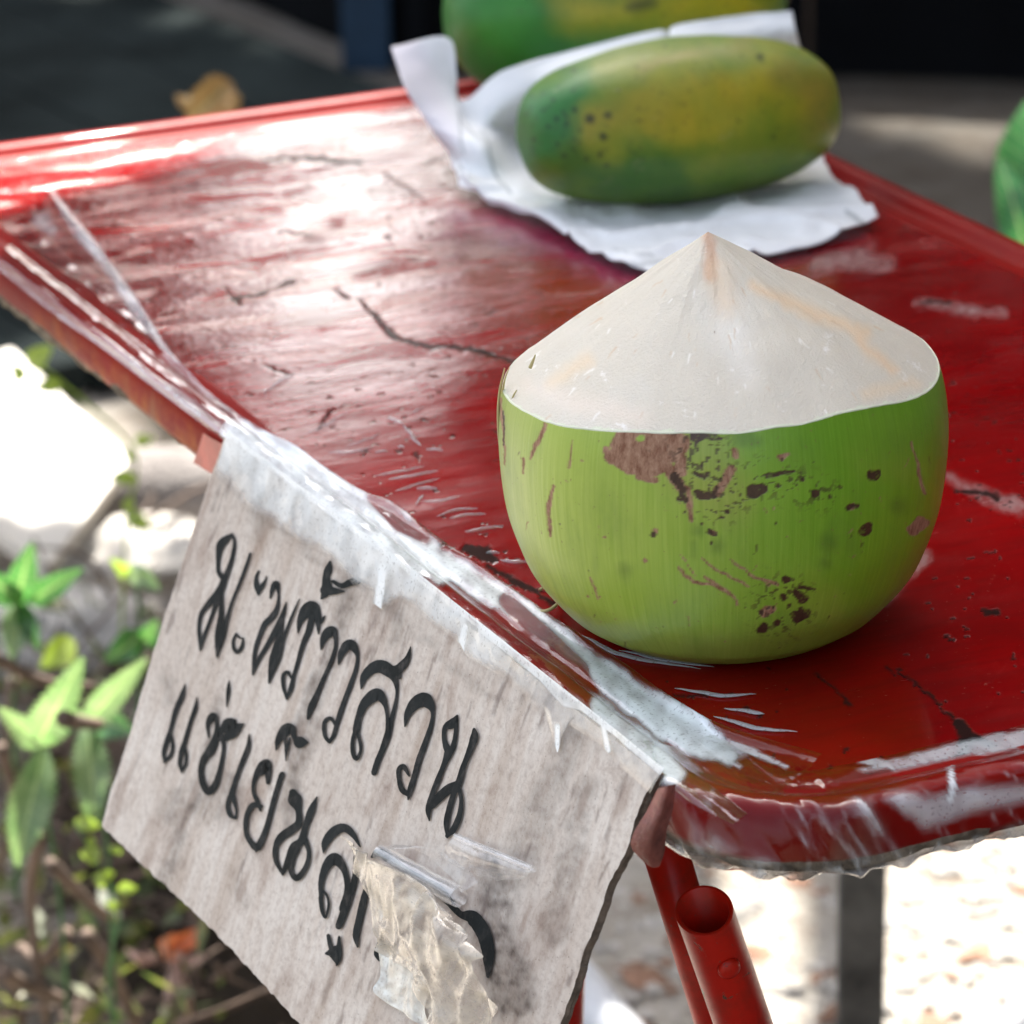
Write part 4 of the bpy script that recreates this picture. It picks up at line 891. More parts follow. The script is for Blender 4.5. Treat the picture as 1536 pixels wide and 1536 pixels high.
# the piece of red tape at the sign's upper left corner
M_REDT = simple('red_tape_scrap', (.42, .07, .05), .35, .3, 80, .2)
so_ = TN-U*.0022
def on_skirt(x, y, off=.001): return onplane(x, y, TN-U*off, U)
sheet([[on_skirt(305, 650), on_skirt(322, 660), on_skirt(338, 668)], [on_skirt(298, 672), on_skirt(315, 684), on_skirt(330, 692)], [on_skirt(290, 694), on_skirt(306, 704), on_skirt(320, 712)]], 10, 10, 'red_tape_scrap', table, .3, 0, .0002, 90, M_REDT)
# short raised wrinkles in the tape on the panel
for s in ([(500,150),(590,110),(670,60)],[(680,210),(750,190),(825,155)],[(590,240),(700,240),(800,215)],[(805,240),(860,235)],[(870,80),(930,110)],[(930,110),(980,170),(1020,210)],[(810,350),(920,330),(1030,305)],[(870,365),(980,350),(1100,325)],[(905,420),(1000,390),(1105,360)],[(1000,480),(1030,440)],[(1030,465),(1110,462),(1200,440)],[(1090,535),(1180,505),(1280,500)],[(1150,545),(1230,532),(1320,525)],[(1215,605),(1300,598),(1400,575)],[(985,60),(1030,35)],[(910,215),(940,220)],[(1050,228),(1115,235)],[(1385,735),(1450,750),(1536,745)],[(1320,700),(1380,702)],[(300,-40),(420,-125)],[(1000,405),(1100,408)]):
    W_ = [(300+x/3.072, 600+y/3.072) for x, y in s]
    if W_[0][0] < 400 and W_[0][1] < 640: W_ = [(395, 590), (415, 575), (440, 560)]
    P = np.array([onz(x, y, TOP+.0004) for x, y in W_]); P = catmull(P, 14)
    P = P+np.stack([fbm(P*200+k, 2) for k in range(3)], -1)*[.0008, .0008, 0]
    mb = MB(); r_ = .0006*np.sin(np.linspace(.25, math.pi-.25, 14))*(1+.5*random.random()); mb.tube(P, r_, 8, True)
    o = mb.build('tape_wrinkle', M_FILM, table, True); me = o.data; at = me.attributes.new('paint', 'FLOAT_COLOR', 'POINT'); at.data.foreach_set('color', [.18, 0, 0, 1]*len(me.vertices))

for s in ([(1010, 1034), (1080, 1042), (1135, 1041)], [(1072, 1076), (1130, 1090), (1195, 1098)], [(872, 952), (940, 984), (1050, 1003)], [(930, 975), (1000, 990), (1070, 1000)], [(1090, 1062), (1130, 1068), (1150, 1070)]):
    P = catmull(np.array([onz(x, y, TOP+.0005) for x, y in s]), 16); P = P+np.stack([fbm(P*160+k, 2) for k in range(3)], -1)*[.0012, .0012, 0]; mb = MB(); mb.tube(P, .0012*np.sin(np.linspace(.2, math.pi-.1, 16))**1.2+.0001, 8, True, .3)
    o = mb.build('tape_wrinkle', M_FILM, table, True); me = o.data; at = me.attributes.new('paint', 'FLOAT_COLOR', 'POINT'); at.data.foreach_set('color', [.30, 0, 0, 1]*len(me.vertices))
# peeled tape hanging off the sign: a clear roll, a thin roll, and a big dirty crumpled piece
def osn(x, y, off): return onsign(x, y, off)
def D(x, y): return 440+x/4.042, 1200+y/4.042
def ds(x, y, off): a, b = D(x, y); return osn(a, b, off)
def curl(p, q, r, name, turns=1.5):
    P0, P1 = np.array(p), np.array(q); ax = (P1-P0)/np.linalg.norm(P1-P0); b1 = sn; b2 = np.cross(ax, b1); V = []
    n = 40
    for k in range(14):
        c = P0+(P1-P0)*k/13
        for j in range(n):
            q_ = -1.2+turns*2*math.pi*j/(n-1); rr_ = r*(1+.12*j/n+.06*math.sin(k*1.3)); V.append(c+rr_*(b1*math.cos(q_)+b2*math.sin(q_)))
    return mesh(name, V, grid_faces(14, n), M_FILM, sign, attrs={'paint': np.tile([.10, 0, 0], (14*n, 1))})
curl(ds(535, 330, .004), ds(1005, 590, .004), .0030, 'tape_roll')
curl(ds(985, 222, .0022), ds(1455, 420, .0022), .0011, 'tape_roll', 1.1)
sheet([[ds(980, 215, .002), ds(1200, 310, .002), ds(1460, 415, .002)], [ds(930, 270, .003), ds(1150, 370, .004), ds(1420, 450, .003)], [ds(890, 330, .0015), ds(1050, 420, .002), ds(1380, 480, .002)], [ds(900, 350, .001), ds(1060, 440, .001), ds(1230, 490, .001)]], 24, 40, 'peeled_tape', sign, .12, 0, .0007, 120)
sheet([[ds(560, 300, .003), ds(760, 310, .0012), ds(960, 470, .002), ds(1020, 560, .003)], [ds(600, 270, .001), ds(860, 300, .001), ds(1050, 420, .001), ds(1120, 500, .001)]], 16, 40, 'peeled_tape', sign, .06, 0, .0005, 100)
def hzbig(x, y): return np.clip(.34+.75*n2(x, y, 22, 92)+.45*(1-np.abs(n2(x+y*.6, y*.5, 16, 93))*3), .18, .97)
M_YTAPE = film_mat('yellowed_tape', (.74, .66, .54), (.26, .20, .12)); M_WTAPE = film_mat('clouded_tape', (.72, .80, .82), (.22, .19, .13))
sheet([[ds(320, 215, .001), ds(340, 235, .002), ds(350, 250, .003), ds(360, 262, .004)], [ds(380, 350, .002), ds(430, 330, .006), ds(480, 340, .008), ds(520, 385, .009)],
       [ds(440, 480, .002), ds(560, 450, .009), ds(760, 500, .013), ds(990, 690, .012)], [ds(490, 580, .002), ds(650, 600, .012), ds(860, 660, .016), ds(1090, 830, .014)],
       [ds(520, 720, .002), ds(720, 760, .013), ds(930, 830, .018), ds(1185, 945, .014)], [ds(525, 850, .002), ds(700, 930, .011), ds(960, 980, .016), ds(1150, 1000, .013)],
       [ds(530, 880, .003), ds(690, 960, .009), ds(860, 1060, .011), ds(1200, 1180, .012)], [ds(560, 960, .005), ds(760, 1040, .009), ds(960, 1180, .010), ds(1270, 1290, .012)],
       [ds(640, 1000, .004), ds(800, 1120, .006), ds(960, 1330, .008), ds(1200, 1400, .009)], [ds(760, 1100, .003), ds(820, 1240, .004), ds(900, 1400, .006), ds(1150, 1480, .007)]],
      120, 90, 'crumpled_tape', sign, hzbig, .35, .0016, 65, M_YTAPE, .0035)
sheet([[ds(525, 850, .0015), ds(640, 900, .003), ds(760, 990, .004)], [ds(530, 1060, .0015), ds(680, 1100, .003), ds(820, 1150, .004)], [ds(492, 1165, .0015), ds(640, 1220, .002), ds(800, 1290, .003)], [ds(690, 1310, .0015), ds(780, 1370, .002), ds(860, 1420, .002)]],
      60, 50, 'crumpled_tape', sign, .9, .5, .0005, 80, M_WTAPE, .0008)

#@@SETTING
gx = np.linspace(-6, 7, 150); gx = np.sign(gx)*np.abs(gx/6)**2*6; gy = np.r_[np.linspace(-8, 1.2, 30), np.linspace(1.25, 5.2, 230), np.linspace(5.5, 60, 40)]
gx[0] = -60; gx[-1] = 60
GX, GY = np.meshgrid(gx, gy); GZ = .012*fbm(np.stack([GX*3, GY*3, GX*0], -1), 4)
gv = np.stack([GX, GY, GZ], -1).reshape(-1, 3); px, py = project(gv); vis = gv[:, 1] > .5
ground_shade = np.zeros(len(gv))  # shade painted into the ground colour
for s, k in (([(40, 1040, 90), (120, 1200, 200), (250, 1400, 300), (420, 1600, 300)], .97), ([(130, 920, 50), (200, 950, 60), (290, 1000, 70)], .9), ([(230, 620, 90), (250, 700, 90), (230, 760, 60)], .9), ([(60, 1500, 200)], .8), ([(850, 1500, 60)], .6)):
    ground_shade = np.maximum(ground_shade, seg_mask(px+25*n2(px, py, 60, 95), py+20*n2(px, py, 50, 96), s, 30)*k*vis)
far_ = sstep(3.0, 3.6, gv[:, 1])*.85; ground_shade = np.maximum(ground_shade, far_*.95*(gv[:, 0] > .1)); ground_shade = np.maximum(ground_shade, sstep(3.3, 3.8, gv[:, 1])*.5)  # far ground painted darker for its shade
ground_shade = np.maximum(ground_shade, (1-sstep(1.1, 1.7, gv[:, 1]))*.72)  # ground on the camera side darkened to cut bounced light
go = mesh('ground', gv, grid_faces(len(gy), len(gx)), M_GROUND, None, attrs={'paint': np.stack([ground_shade]*3, -1)}); tag(go, kind='structure')

# awning added out of view to shade the table and cut fill light
AZ = 2.25
def up_to(P, z): P = np.asarray(P); return P+sun_dir*((z-P[2])/sun_dir[2])
a0, a1 = up_to(onz(-60, 335), AZ), up_to(onz(610, 150), AZ); dr_ = (a1-a0)/np.linalg.norm(a1-a0); pr = np.array([-dr_[1], dr_[0], 0]);
q0 = a0-dr_*.45; q1 = a0+dr_*1.55; q2 = q1-pr*2.2; q3 = q0-pr*2.2
aw = thing('added_awning', 'unseen dark cloth awning on thin poles, added to shade the red table', 'awning', ((q0+q2)/2)*[1, 1, 0])
AG = loft([[q0, (q0*2+q1)/3, (q0+2*q1)/3, q1], [(q0+q3)/2-[0, 0, .05], ((q0+q3)+(q1+q2))/4-[0, 0, .1], ((q0+q3)+(q1+q2))/4-[0, 0, .1], (q1+q2)/2-[0, 0, .05]], [q3, (q3*2+q2)/3, (q3+2*q2)/3, q2]], 20, 30)
mesh('awning_cloth', AG, grid_faces(20, 30), M_CLOTH, aw)  # cloth of the added, unseen awning
for q in (q0, q1, q2, q3):
    mb = MB(); mb.tube([q*[1, 1, 0], q], .018, 10); mb.build('added_pole', M_POST, aw, True)

# dark timber stall far behind, to the right, and a low dark counter to its left
def wallbox(name, label, cat, A_, B_, h, th, mat, board=.16, gap=.004):
    A_, B_ = np.asarray(A_)*[1, 1, 0], np.asarray(B_)*[1, 1, 0]; d = B_-A_; L = np.linalg.norm(d); d /= L; n_ = np.array([-d[1], d[0], 0])
    o = thing(name, label, cat, (A_+B_)/2); k = int(L/board); me0 = None
    for i in range(k):
        mb = MB(); c = A_+d*(i+.5)*L/k+n_*(th/2+.003*(i % 2))+[0, 0, h/2]; mb.box(c, (L/k/2-gap, th/2, h/2), [d, n_, [0, 0, 1]]); mb.build('board', mat, o)
    return o
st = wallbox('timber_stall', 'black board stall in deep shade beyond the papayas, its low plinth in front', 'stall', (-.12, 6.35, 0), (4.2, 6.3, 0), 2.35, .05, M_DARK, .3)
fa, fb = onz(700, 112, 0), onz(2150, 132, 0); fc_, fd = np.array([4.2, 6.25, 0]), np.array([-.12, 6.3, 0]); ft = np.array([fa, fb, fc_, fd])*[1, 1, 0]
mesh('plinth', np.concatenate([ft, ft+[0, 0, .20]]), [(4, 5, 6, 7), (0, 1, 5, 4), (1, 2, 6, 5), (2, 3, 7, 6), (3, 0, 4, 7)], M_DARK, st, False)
wallbox('board_backdrop', 'unseen black board wall, an added dark shed standing far back at the left', 'backdrop', (-3.4, 6.3, 0), (-.47, 6.25, 0), 2.4, .05, M_DARK, .3)  # added out of view to darken the table's reflections at left
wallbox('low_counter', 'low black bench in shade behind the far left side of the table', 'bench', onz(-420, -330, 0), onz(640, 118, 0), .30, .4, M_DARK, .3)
mb = MB(); b_ = onz(552, 84, 0); mb.box(b_+[0, -.05, .45], (.026, .02, .45)); tag(mb.build('blue_post', M_BLUE, None), 'blurred dark blue upright in front of the black counter', 'post')
mb = MB(); b_ = onz(1212, 112, 0); mb.tube([b_, b_+[0, 0, 1.6], b_+[.01, 0, 3.3]], .021, 12); tag(mb.build('wooden_post', M_POST, None, True), 'blurred light brown post standing behind the right end of the papayas', 'post')

# tree crowns behind, out of the frame: they shade the far ground and close off the sky above it
GAPS = ((1325, 168, .11), (1260, 160, .07), (1500, 162, .12), (1420, 152, .08), (1460, 228, .06), (1420, 180, .055), (262, 78, .07), (175, 152, .065), (430, 98, .10), (120, 38, .09), (510, 120, .075))
def tree(x, y, h, crown, nleaf, label, seed):
    rn = np.random.RandomState(seed); o = thing('unseen_broadleaf_tree', label, 'tree', (x, y, 0), 'shade trees behind the stall')
    mb = MB(); P = catmull([(x, y, 0), (x+.05, y, h*.35), (x-.05, y+.05, h*.7), (x, y, h)], 12); mb.tube(P, np.linspace(.16, .05, 12), 10)
    cx, cy, cz, rx, ry, rz = crown
    for k in range(9):
        e = np.array([cx, cy, cz])+rn.uniform(-.7, .7, 3)*[rx, ry, rz]; mb.tube(catmull([P[5+k % 6], (P[8]+e)/2+[0, 0, .2], e], 8), np.linspace(.05, .012, 8), 6)
    mb.build('trunk', M_BARK, o, True)
    cl = rn.normal(size=(150, 3)); cl /= np.linalg.norm(cl, axis=1)[:, None]; cl *= rn.uniform(.25, 1, (150, 1))**.6; cl = cl*[rx, ry, rz]+[cx, cy, cz]
    c = cl[rn.randint(0, 150, nleaf)]+rn.normal(size=(nleaf, 3))*[.22, .22, .18]
    a = rn.normal(size=(nleaf, 3)); a /= np.linalg.norm(a, axis=1)[:, None]; b = np.cross(a, rn.normal(size=(nleaf, 3))); b /= np.linalg.norm(b, axis=1)[:, None]
    s = rn.uniform(.07, .13, (nleaf, 1))
    keep = np.ones(nleaf, bool)
    for gxp, gyp, gr in GAPS:                                       # gaps in the leaves that let the sun through in patches
        g0 = onz(gxp, gyp, 0); dv = c-g0; keep &= np.linalg.norm(dv-(dv@sun_dir)[:, None]*sun_dir, axis=1) > gr
    a, b, c, s = a[keep], b[keep], c[keep], s[keep]; nleaf = len(c)
    V = np.stack([c-a*s, c+b*s*.45, c+a*s, c-b*s*.45], 1).reshape(-1, 3)
    mesh('crown', V, np.arange(nleaf*4).reshape(-1, 4), M_CROWN, o, False)
    return o
tree(-2.9, 9.6, 4.6, (-1.6, 8.9, 4.38, 3.0, 1.7, 1.3), 60000, 'unseen dark leafy tree rising behind the low counter, left of the stall', 3)
tree(3.4, 9.6, 4.6, (2.2, 8.9, 4.38, 2.8, 1.7, 1.35), 60000, 'unseen dark leafy tree rising behind the right side of the black stall', 5)

# a slender tree added out of the frame so its branch shades the soil
yt = thing('added_tree', 'unseen slender tree, added so its leafy low branch shades the lower left weeds', 'tree', (-1.25, 3.9, 0)); mb = MB()
mb.tube(catmull([(-1.25, 3.9, 0), (-1.22, 3.9, 1.0), (-1.2, 3.88, 2.1), (-1.25, 3.9, 2.9)], 14), np.linspace(.035, .012, 14), 8)
mb.tube(catmull([(-1.21, 3.9, 1.4), (-.7, 3.8, 1.75), (-.15, 3.7, 1.85), (.12, 3.7, 1.8)], 14), np.linspace(.018, .004, 14), 6); mb.build('trunk', M_BARK, yt, True)  # trunk and branch of the added tree
rn = np.random.RandomState(21); nl = 3000; c = rn.uniform(-1, 1, (nl, 3))*[.34, .27, .14]+[-.11, 3.82, 1.80]; a = rn.normal(size=(nl, 3)); a /= np.linalg.norm(a, axis=1)[:, None]; b = np.cross(a, rn.normal(size=(nl, 3))); b /= np.linalg.norm(b, axis=1)[:, None]
sz = rn.uniform(.022, .045, (nl, 1)); mesh('crown', np.stack([c-a*sz, c+b*sz*.45, c+a*sz, c-b*sz*.45], 1).reshape(-1, 3), np.arange(nl*4).reshape(-1, 4), M_CROWN, yt, False)  # leaves of the added tree, there for their shade

# things lying far behind
def grow_leaf(base, tip, width, mat, name, parent, bend=.15, serr=0., n=14, droop=.0, fold=.25, nrm=None):
    base, tip = np.array(base), np.array(tip); L = np.linalg.norm(tip-base); a = (tip-base)/L
    view = EYE-base; view /= np.linalg.norm(view); s = np.cross(a, view if nrm is None else nrm); s /= np.linalg.norm(s); nn_ = np.cross(s, a); V = []; UV_ = []
    for i in range(n):
        t = i/(n-1); w_ = width*math.sin(math.pi*min(t*.94+.03, 1))**.85*(1-.25*t)*(1+serr*((i % 2)-.5)); c = base+a*L*t+nn_*L*(bend*math.sin(math.pi*t))
        c = c+s*width*.12*math.sin(3*t+width*900)
        for k in (-1, -.5, 0, .5, 1): V.append(c+s*w_*k+nn_*w_*(fold*abs(k)+.12*math.sin(9*t+k*4)*abs(k))); UV_.append((k, .02+t))
    return mesh(name, V, grid_faces(n, 5), mat, parent, uv=UV_)
o = thing('green_leaf', 'glossy dark green leaf leaning in at the right border behind the table', 'leaf', ony(1530, 360, 2.3)*[1, 1, 0])
grow_leaf(ony(1560, 420, 2.35), ony(1556, 150, 2.42), .030, M_BANANA, 'blade', o, .1, 0, 18)
grow_leaf(ony(1550, 440, 2.32), ony(1500, 240, 2.36), .014, M_BANANA, 'blade', o, .15, 0, 18)
mb = MB(); mb.tube(catmull([ony(1556, 420, 2.35), ony(1570, 700, 2.35), ony(1580, 900, 2.33)*[1, 1, 0]], 12), .006, 8); mb.build('stem', M_LEAFD, o, True)
o = thing('dry_leaf', 'curled golden brown dry leaf on a stem behind the far left table edge', 'leaf', ony(320, 175, 2.7)*[1, 1, 0])
for (b_, t_, w_, bn, fo_) in (((278, 178), (350, 128), .016, .35, .8), ((300, 176), (318, 118), .012, -.3, .7), ((352, 172), (330, 138), .012, .3, -.7), ((290, 178), (285, 145), .010, .3, .5)):
    grow_leaf(ony(*b_, 2.7), ony(*t_, 2.72), w_, M_DRYLEAF, 'blade', o, bn, .2, 16, fold=fo_)
mb = MB(); mb.tube(catmull([ony(310, 170, 2.7), ony(320, 330, 2.72), ony(330, 620, 2.74)*[1, 1, 0]], 10), .0025, 6); mb.build('stem', M_TWIG, o, True)
# grey plank lying on the far ground at left
# (flat boards of a walkway, each one its own)
wk = thing('board_walk', 'grey weathered plank walkway in dappled shade at the far left', 'walkway', onz(150, 130, 0)*[1, 1, 0])
d1 = onz(560, 150, 0)-onz(250, 20, 0); d1[2] = 0; d1 /= np.linalg.norm(d1); d2 = np.array([-d1[1], d1[0], 0])
b0 = onz(560, 160, 0)*[1, 1, 0]
for k in range(9):
    mb = MB(); mb.box(b0-d1*.9-d2*(.09+.165*k)+[0, 0, .02+.003*(k % 3)], (1.6, .078, .013), [d1, d2, [0, 0, 1]]); mb.build('plank', M_GREYSLAB, wk)

#@@FOREGROUND
# sunlit white board leaning at the far left
o = thing('white_board', 'sunlit white square board tilted on the ground at the left, behind the table', 'board', onz(60, 700, 0)*[1, 1, 0])
Wc = [onz(-190, 650, .10), onz(15, 520, .10), onz(193, 690, .085), onz(70, 850, .075)]
bt = [np.array(p) for p in Wc]; nb_ = np.cross(bt[1]-bt[0], bt[3]-bt[0]); nb_ /= np.linalg.norm(nb_); nb_ = nb_ if nb_[2] > 0 else -nb_
rb = []
for i in range(4):
    p, a, b = bt[i], bt[i-1], bt[(i+1) % 4]; u1 = (a-p)/np.linalg.norm(a-p); u2 = (b-p)/np.linalg.norm(b-p)
    for q in np.linspace(0, 1, 6): rb.append(p+u1*.012*(1-q)**2+u2*.012*q**2)
rb = np.array(rb); k = len(rb)
mesh('board_slab', np.concatenate([rb, rb-nb_*.012]), [list(range(k)), list(range(k, 2*k))[::-1]]+[(i, (i+1) % k, k+(i+1) % k, k+i) for i in range(k)], M_WHITE, o, False)
for s in ([(20, 680), (50, 650)], [(0, 655), (30, 640)]):
    pts = [np.asarray(onplane(x, y, bt[0]+nb_*.0012, nb_)) for x, y in s]; mb = MB(); mb.tube([pts[0], (pts[0]+pts[1])/2, pts[1]], [.001, .006, .001], 8, True, .1); mb.build('printed_mark', M_STAIN, o, True)
for lab, px_, py_, zc, rad, sd in (('large sunlit pale stone under the weed leaves at left', 110, 945, .03, (.060, .045, .030), 1), ('bright stone below the white board corner', 200, 850, .03, (.075, .05, .03), 2), ('small pale stone at the left border above the broad leaves', 20, 900, .02, (.03, .03, .02), 3), ('flat bright stone left of the sign edge', 250, 880, .015, (.04, .035, .02), 6)):
    V_, F_ = blob(onz(px_, py_, zc), rad, sd, .55, 40, 26); tag(mesh('stone', V_, F_, M_STONE, None), lab, 'stone', 'pale stones at the left')
V_, F_ = blob(onz(265, 745, .04), (.10, .045, .035), 9, .3, 26, 14); tag(mesh('fallen_log', V_, F_, M_LOG, None), 'short grey log in shade between the white board and the sign', 'log')
# broad-leaved weed at the lower left
wd = thing('broadleaf_weed', 'leafy green weed with long toothed leaves at the lower left beside the sign', 'plant', ony(150, 1300, 1.86)*[1, 1, 0])
for (b, t, w_, mt, Yd) in (((60, 1120), (122, 985), .0115, M_LEAF, 1.84), ((125, 1085), (222, 990), .0085, M_LEAF, 1.88), ((62, 1122), (30, 1300), .0125, M_LEAF, 1.84), ((128, 1085), (140, 1245), .0105, M_LEAF, 1.84), ((150, 1085), (200, 1100), .010, M_LEAFD, 1.92), ((60, 1120), (0, 1060), .008, M_LEAF, 1.86), ((128, 1085), (75, 1040), .004, M_LEAF, 1.86)):
    grow_leaf(ony(b[0], b[1], Yd), ony(t[0], t[1], Yd-.03), w_, mt, 'leaf', wd, .12, .34, 30, fold=.28)
for P_ in ([(62, 1122), (100, 1105), (128, 1086)], [(128, 1086), (150, 1250), (170, 1500), (180, 1700)], [(62, 1122), (90, 1350), (110, 1650)]):
    mb = MB(); mb.tube(catmull([ony(x+9*math.sin(y*.021), y, 1.86) for x, y in P_], 14), .0011, 6); mb.build('stem', M_LEAFD, wd, True)
w2 = thing('small_weed', 'small weed with narrow pale leaves below the white board at the left border', 'plant', ony(30, 960, 2.0)*[1, 1, 0])
for (b, t, w_, mt) in (((28, 905), (50, 815), .010, M_LEAFD), ((40, 900), (125, 855), .008, M_LEAFD), ((25, 905), (-20, 850), .009, M_LEAFD), ((30, 905), (15, 985), .010, M_LEAF), ((30, 905), (60, 975), .006, M_LEAFD)):
    grow_leaf(ony(b[0], b[1], 2.0), ony(t[0], t[1], 1.98), w_, mt, 'leaf', w2, .15, .06, 16)
mb = MB(); mb.tube(catmull([ony(28, 905, 2.0), ony(20, 1050, 2.0), ony(25, 1350, 2.0)], 12), .0015, 6); mb.build('stem', M_LEAFD, w2, True)
w3 = thing('budding_sprig', 'thin sprig with bright yellow-green leaflets beside the lower left corner of the sign', 'plant', ony(160, 1400, 1.8)*[1, 1, 0])
for k, (x, y, r_) in enumerate(((112, 1235, .006), (128, 1290, .0075), (150, 1288, .006), (172, 1310, .005), (140, 1255, .004), (165, 1270, .0035), (176, 1335, .005), (150, 1330, .004), (180, 1360, .004))):
    q = 1.1*k; grow_leaf(ony(x, y, 1.8), ony(x, y, 1.8)+np.array([math.cos(q)*1.7, -.4, math.sin(q)])*r_*1.3, r_*.75, M_LEAFY, 'leaf', w3, .2, 0, 8)
mb = MB(); mb.tube(catmull([ony(112, 1235, 1.8), ony(150, 1300, 1.8), ony(178, 1365, 1.8), ony(160, 1480, 1.82), ony(190, 1600, 1.85)], 14), .0009, 6); mb.build('stem', M_LEAFD, w3, True)
w4 = thing('hanging_vine', 'thin trailing vine with round yellow-green leaves hanging between white board and sign', 'plant', ony(205, 760, 2.3)*[1, 1, 0])
for k, (x, y, r_) in enumerate(((203, 665, .006), (200, 690, .005), (204, 715, .007), (196, 745, .005), (190, 770, .008), (40, 545, .010), (36, 570, .007), (92, 575, .007))):
    q = 1.3*k+.5; grow_leaf(ony(x, y, 2.3), ony(x, y, 2.3)+np.array([math.cos(q)*1.5, -.4, math.sin(q)*1.2])*r_*1.5, r_*.8, M_LEAFY, 'leaf', w4, .2, 0, 8)
mb = MB(); mb.tube(catmull([ony(38, 530, 2.3), ony(100, 580, 2.3), ony(190, 660, 2.3), ony(205, 715, 2.3), ony(190, 780, 2.3), ony(180, 1000, 2.3)], 20), .0012, 6); mb.build('stem', M_LEAFY, w4, True)
w5 = thing('leafy_sprout', 'low sprout with pointed green leaves left of the upper sign edge', 'plant', ony(190, 920, 2.1)*[1, 1, 0])
for (b, t, w_, mt) in (((215, 950), (155, 990), .010, M_LEAFD), ((195, 850), (240, 885), .007, M_LEAF), ((190, 860), (165, 840), .005, M_LEAFY), ((215, 960), (235, 930), .007, M_LEAFD), ((110, 960), (60, 1000), .01, M_LEAFY)):
    grow_leaf(ony(b[0], b[1], 2.1), ony(t[0], t[1], 2.08), w_, mt, 'leaf', w5, .15, 0, 14)
mb = MB(); mb.tube(catmull([ony(195, 855, 2.1), ony(210, 930, 2.1), ony(205, 1150, 2.1)], 12), .0014, 6); mb.build('stem', M_LEAFD, w5, True)
# dry twigs in the lower left
TW_L = [('reddish dry stick slanting beside the sign below the broad leaves', [(75, 1295), (120, 1340), (165, 1378)], .0040, 1.84), ('grey twig crossing the left border at mid height', [(-10, 985), (60, 1020), (140, 1030)], .0035, 1.95), ('pale twig across the leaf cluster', [(95, 1078), (120, 1083), (150, 1086)], .0045, 1.80),
        ('upright forked twig in the lower left corner', [(60, 1250), (45, 1350), (70, 1536)], .0035, 1.85), ('pale bent twig at the bottom left', [(5, 1460), (40, 1478), (95, 1500)], .0050, 1.85), ('long dry stem leaning right under the leaves', [(130, 1400), (180, 1480), (210, 1560)], .0040, 1.9),
        ('thin dry root above the orange flower', [(0, 1120), (20, 1200), (0, 1300)], .0035, 1.95), ('dark twig rising by the left border', [(20, 1020), (15, 1100), (30, 1180)], .0035, 2.0), ('short pale stem at bottom left beside the bud sprig', [(100, 1400), (60, 1440), (30, 1420)], .0045, 1.88)]
for lab, P_, r_, Yd in TW_L:
    mb = MB(); P = catmull([ony(x, y, Yd+.02*k) for k, (x, y) in enumerate(P_)], 12); mb.tube(P, np.linspace(r_, r_*.6, 12), 8); tag(mb.build('dry_twig', M_TWIG, None, True), lab, 'twig', 'dry twigs at the lower left')
FY = 2.02
fo = thing('orange_flower', 'small orange flower head on a pinkish stalk low beside the sign', 'flower', ony(265, 1540, FY)*[1, 1, 0])
for k in range(7):
    q = k*1.9; c = ony(262+6*(k % 3), 1424, FY); e = c+np.array([.014*math.cos(q), -.006*math.sin(q*1.7), .004+.009*math.sin(q*1.3)]); grow_leaf(c, e, .004+.002*(k % 2), M_PETAL, 'petal', fo, .3, .2, 9, fold=.8)
for k in range(5):
    c = ony(222+14*k, 1446-5*(k % 2), FY); grow_leaf(c, c+np.array([.006*(k-2), -.004, .012-.004*(k % 3)]), .0035, M_PINKPOT, 'bract', fo, .3, 0, 7, fold=.5)
mb = MB(); mb.tube(catmull([ony(262, 1440, FY), ony(266, 1480, FY), ony(270, 1535, FY)], 8), [.002, .0035, .005, .0065, .0075, .008, .008, .008], 10); mb.build('stalk', M_PINKPOT, fo, True)
# tangled dead stems and small leaves in the shade beside and behind the sign
rn = np.random.RandomState(12); mb = MB(); lv = MB()
def spot():
    return (rn.uniform(-30, 330), rn.uniform(1020, 1700)) if rn.rand() < .8 else (rn.uniform(-30, 280), rn.uniform(840, 1030))
for k in range(170):
    x, y = spot(); P0 = onz(x, y, rn.uniform(.0, .07)); d = rn.normal(size=3)*[1, 1, .55]; d /= np.linalg.norm(d); L = rn.uniform(.04, .16)
    P = np.array([P0, P0+d*L*.5+rn.normal(size=3)*.008, P0+d*L]); P[:, 2] = np.abs(P[:, 2]); mb.tube(catmull(P, 6), np.linspace(1, .5, 6)*rn.uniform(.0008, .0030), 5)
tag(mb.build('dead_stems', M_TWIG, None, True), 'tangle of thin dead stems on soil painted dark as shade at the lower left', 'stems', kind='stuff')
for k in range(420):
    x, y = spot(); c = onz(x, y, rn.uniform(.0, .10)); a = rn.normal(size=3); a /= np.linalg.norm(a); b = np.cross(a, rn.normal(size=3)); b /= np.linalg.norm(b); sz = rn.uniform(.004, .014)
    lv.add([c-a*sz, c-a*sz*.2+b*sz*.42, c+a*sz, c-a*sz*.2-b*sz*.42], [(0, 1, 2), (0, 2, 3)])
M_UG = leaf_mat('undergrowth_leaf', (.05, .09, .02), (.20, .17, .06), .5, .35)
tag(lv.build('undergrowth', M_UG, None, False), 'small mixed green and dry leaves over soil painted dark as shade at the lower left', 'undergrowth', kind='stuff')
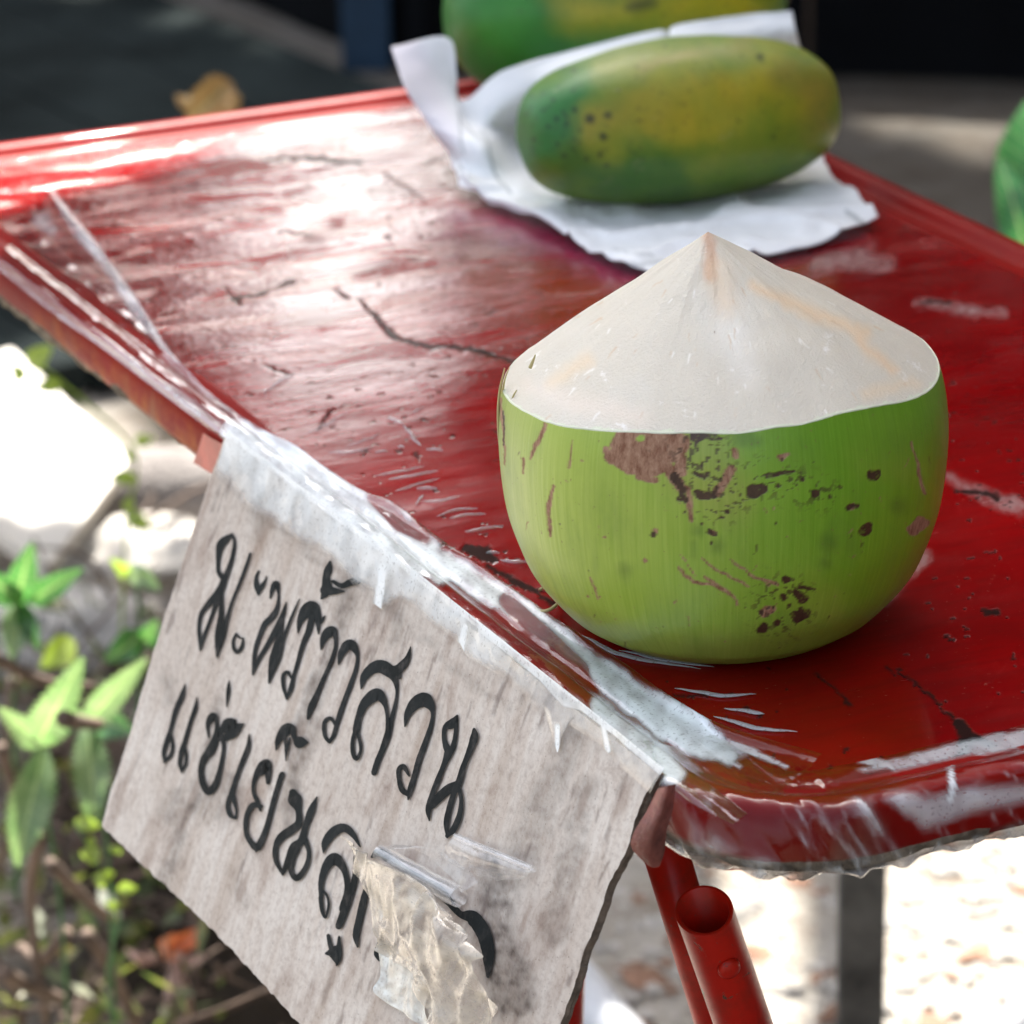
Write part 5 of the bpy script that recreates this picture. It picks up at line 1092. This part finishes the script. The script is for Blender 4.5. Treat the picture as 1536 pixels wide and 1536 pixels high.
# grey pipe glimpsed under the sign, and at the lower right corner
mb = MB(); mb.tube([onz(860, 1475, .03), onz(960, 1600, .03)], .016, 14); tag(mb.build('grey_pipe', simple('pale_pipe', (.50, .52, .56), .5), None, True), 'pale grey pipe on the ground behind the lower right corner of the sign', 'pipe')
mb = MB(); mb.tube([onz(1545, 1480, .05), onz(1505, 1600, .03)], .010, 10); tag(mb.build('grey_rod', simple('grey_rod_paint', (.28, .29, .31), .5), None, True), 'grey rod cut by the lower right corner of the photo', 'rod')
mb = MB(); b_ = onz(1289, 1580, 0); mb.box([b_[0], b_[1], .21], (.0125, .010, .215)); mb.box([b_[0]+.0005, b_[1]-.001, .433], (.0105, .008, .006)); tag(mb.build('shadow_stake', simple('shadow_stake_dark', (.045, .045, .042), .9, .8, 25, .8, .003), None), 'dark square stake added in place of a shadow band on the pale ground', 'stake')  # upright put where a shadow band lies on the ground
sidescreen = thing('screen_wall', 'unseen dark plank wall, an added shop standing to the right of the table', 'wall', (2.0, .8, 0))  # added out of view to darken the fill from the right
for k in range(18):
    mb = MB(); mb.box((2.0+.004*(k % 2), -3+.4*k, 1.5), (.03, .196, 1.5)); mb.build('board', M_POST, sidescreen)  # boards of the added, unseen wall
# litter of leaves, gravel on the ground
def scatter(name, n, box, smin, smax, mat, seed, flat=.35, inside=None):
    rn = np.random.RandomState(seed); V = []; Fq = []; k = 0
    base = np.array([(1, 0, 0), (0, 1, 0), (-1, 0, 0), (0, -1, 0), (0, 0, 1), (0, 0, -1)], float); fb = [(0, 1, 4), (1, 2, 4), (2, 3, 4), (3, 0, 4), (1, 0, 5), (2, 1, 5), (3, 2, 5), (0, 3, 5)]
    for i in range(n):
        x, y = rn.uniform(box[0], box[1]), rn.uniform(box[2], box[3]); s = rn.uniform(smin, smax)*(rn.rand()**2+.25)
        q = base*[s, s*rn.uniform(.5, 1), s*flat]*rn.uniform(.7, 1.3, (6, 1)); a = rn.uniform(0, 6.28); q = q@np.array([[math.cos(a), math.sin(a), 0], [-math.sin(a), math.cos(a), 0], [0, 0, 1]])
        V.append(q+[x, y, .003]); Fq += [[b+k for b in f] for f in fb]; k += 6
    o = mesh(name, np.concatenate(V), Fq, mat, None, False); tag(o, kind='stuff'); return o
tag(scatter('gravel', 5000, (-.04, .6, 1.7, 3.1), .003, .012, M_STONE, 1), 'pale gravel strewn over the sunny ground under and behind the table', 'gravel')
tag(scatter('leaf_litter', 700, (-.05, .6, 1.7, 3.2), .008, .022, simple('litter', (.20, .11, .07), .9, .5, 30), 2, .15), 'brown dry leaf litter lying on the pale ground', 'litter')
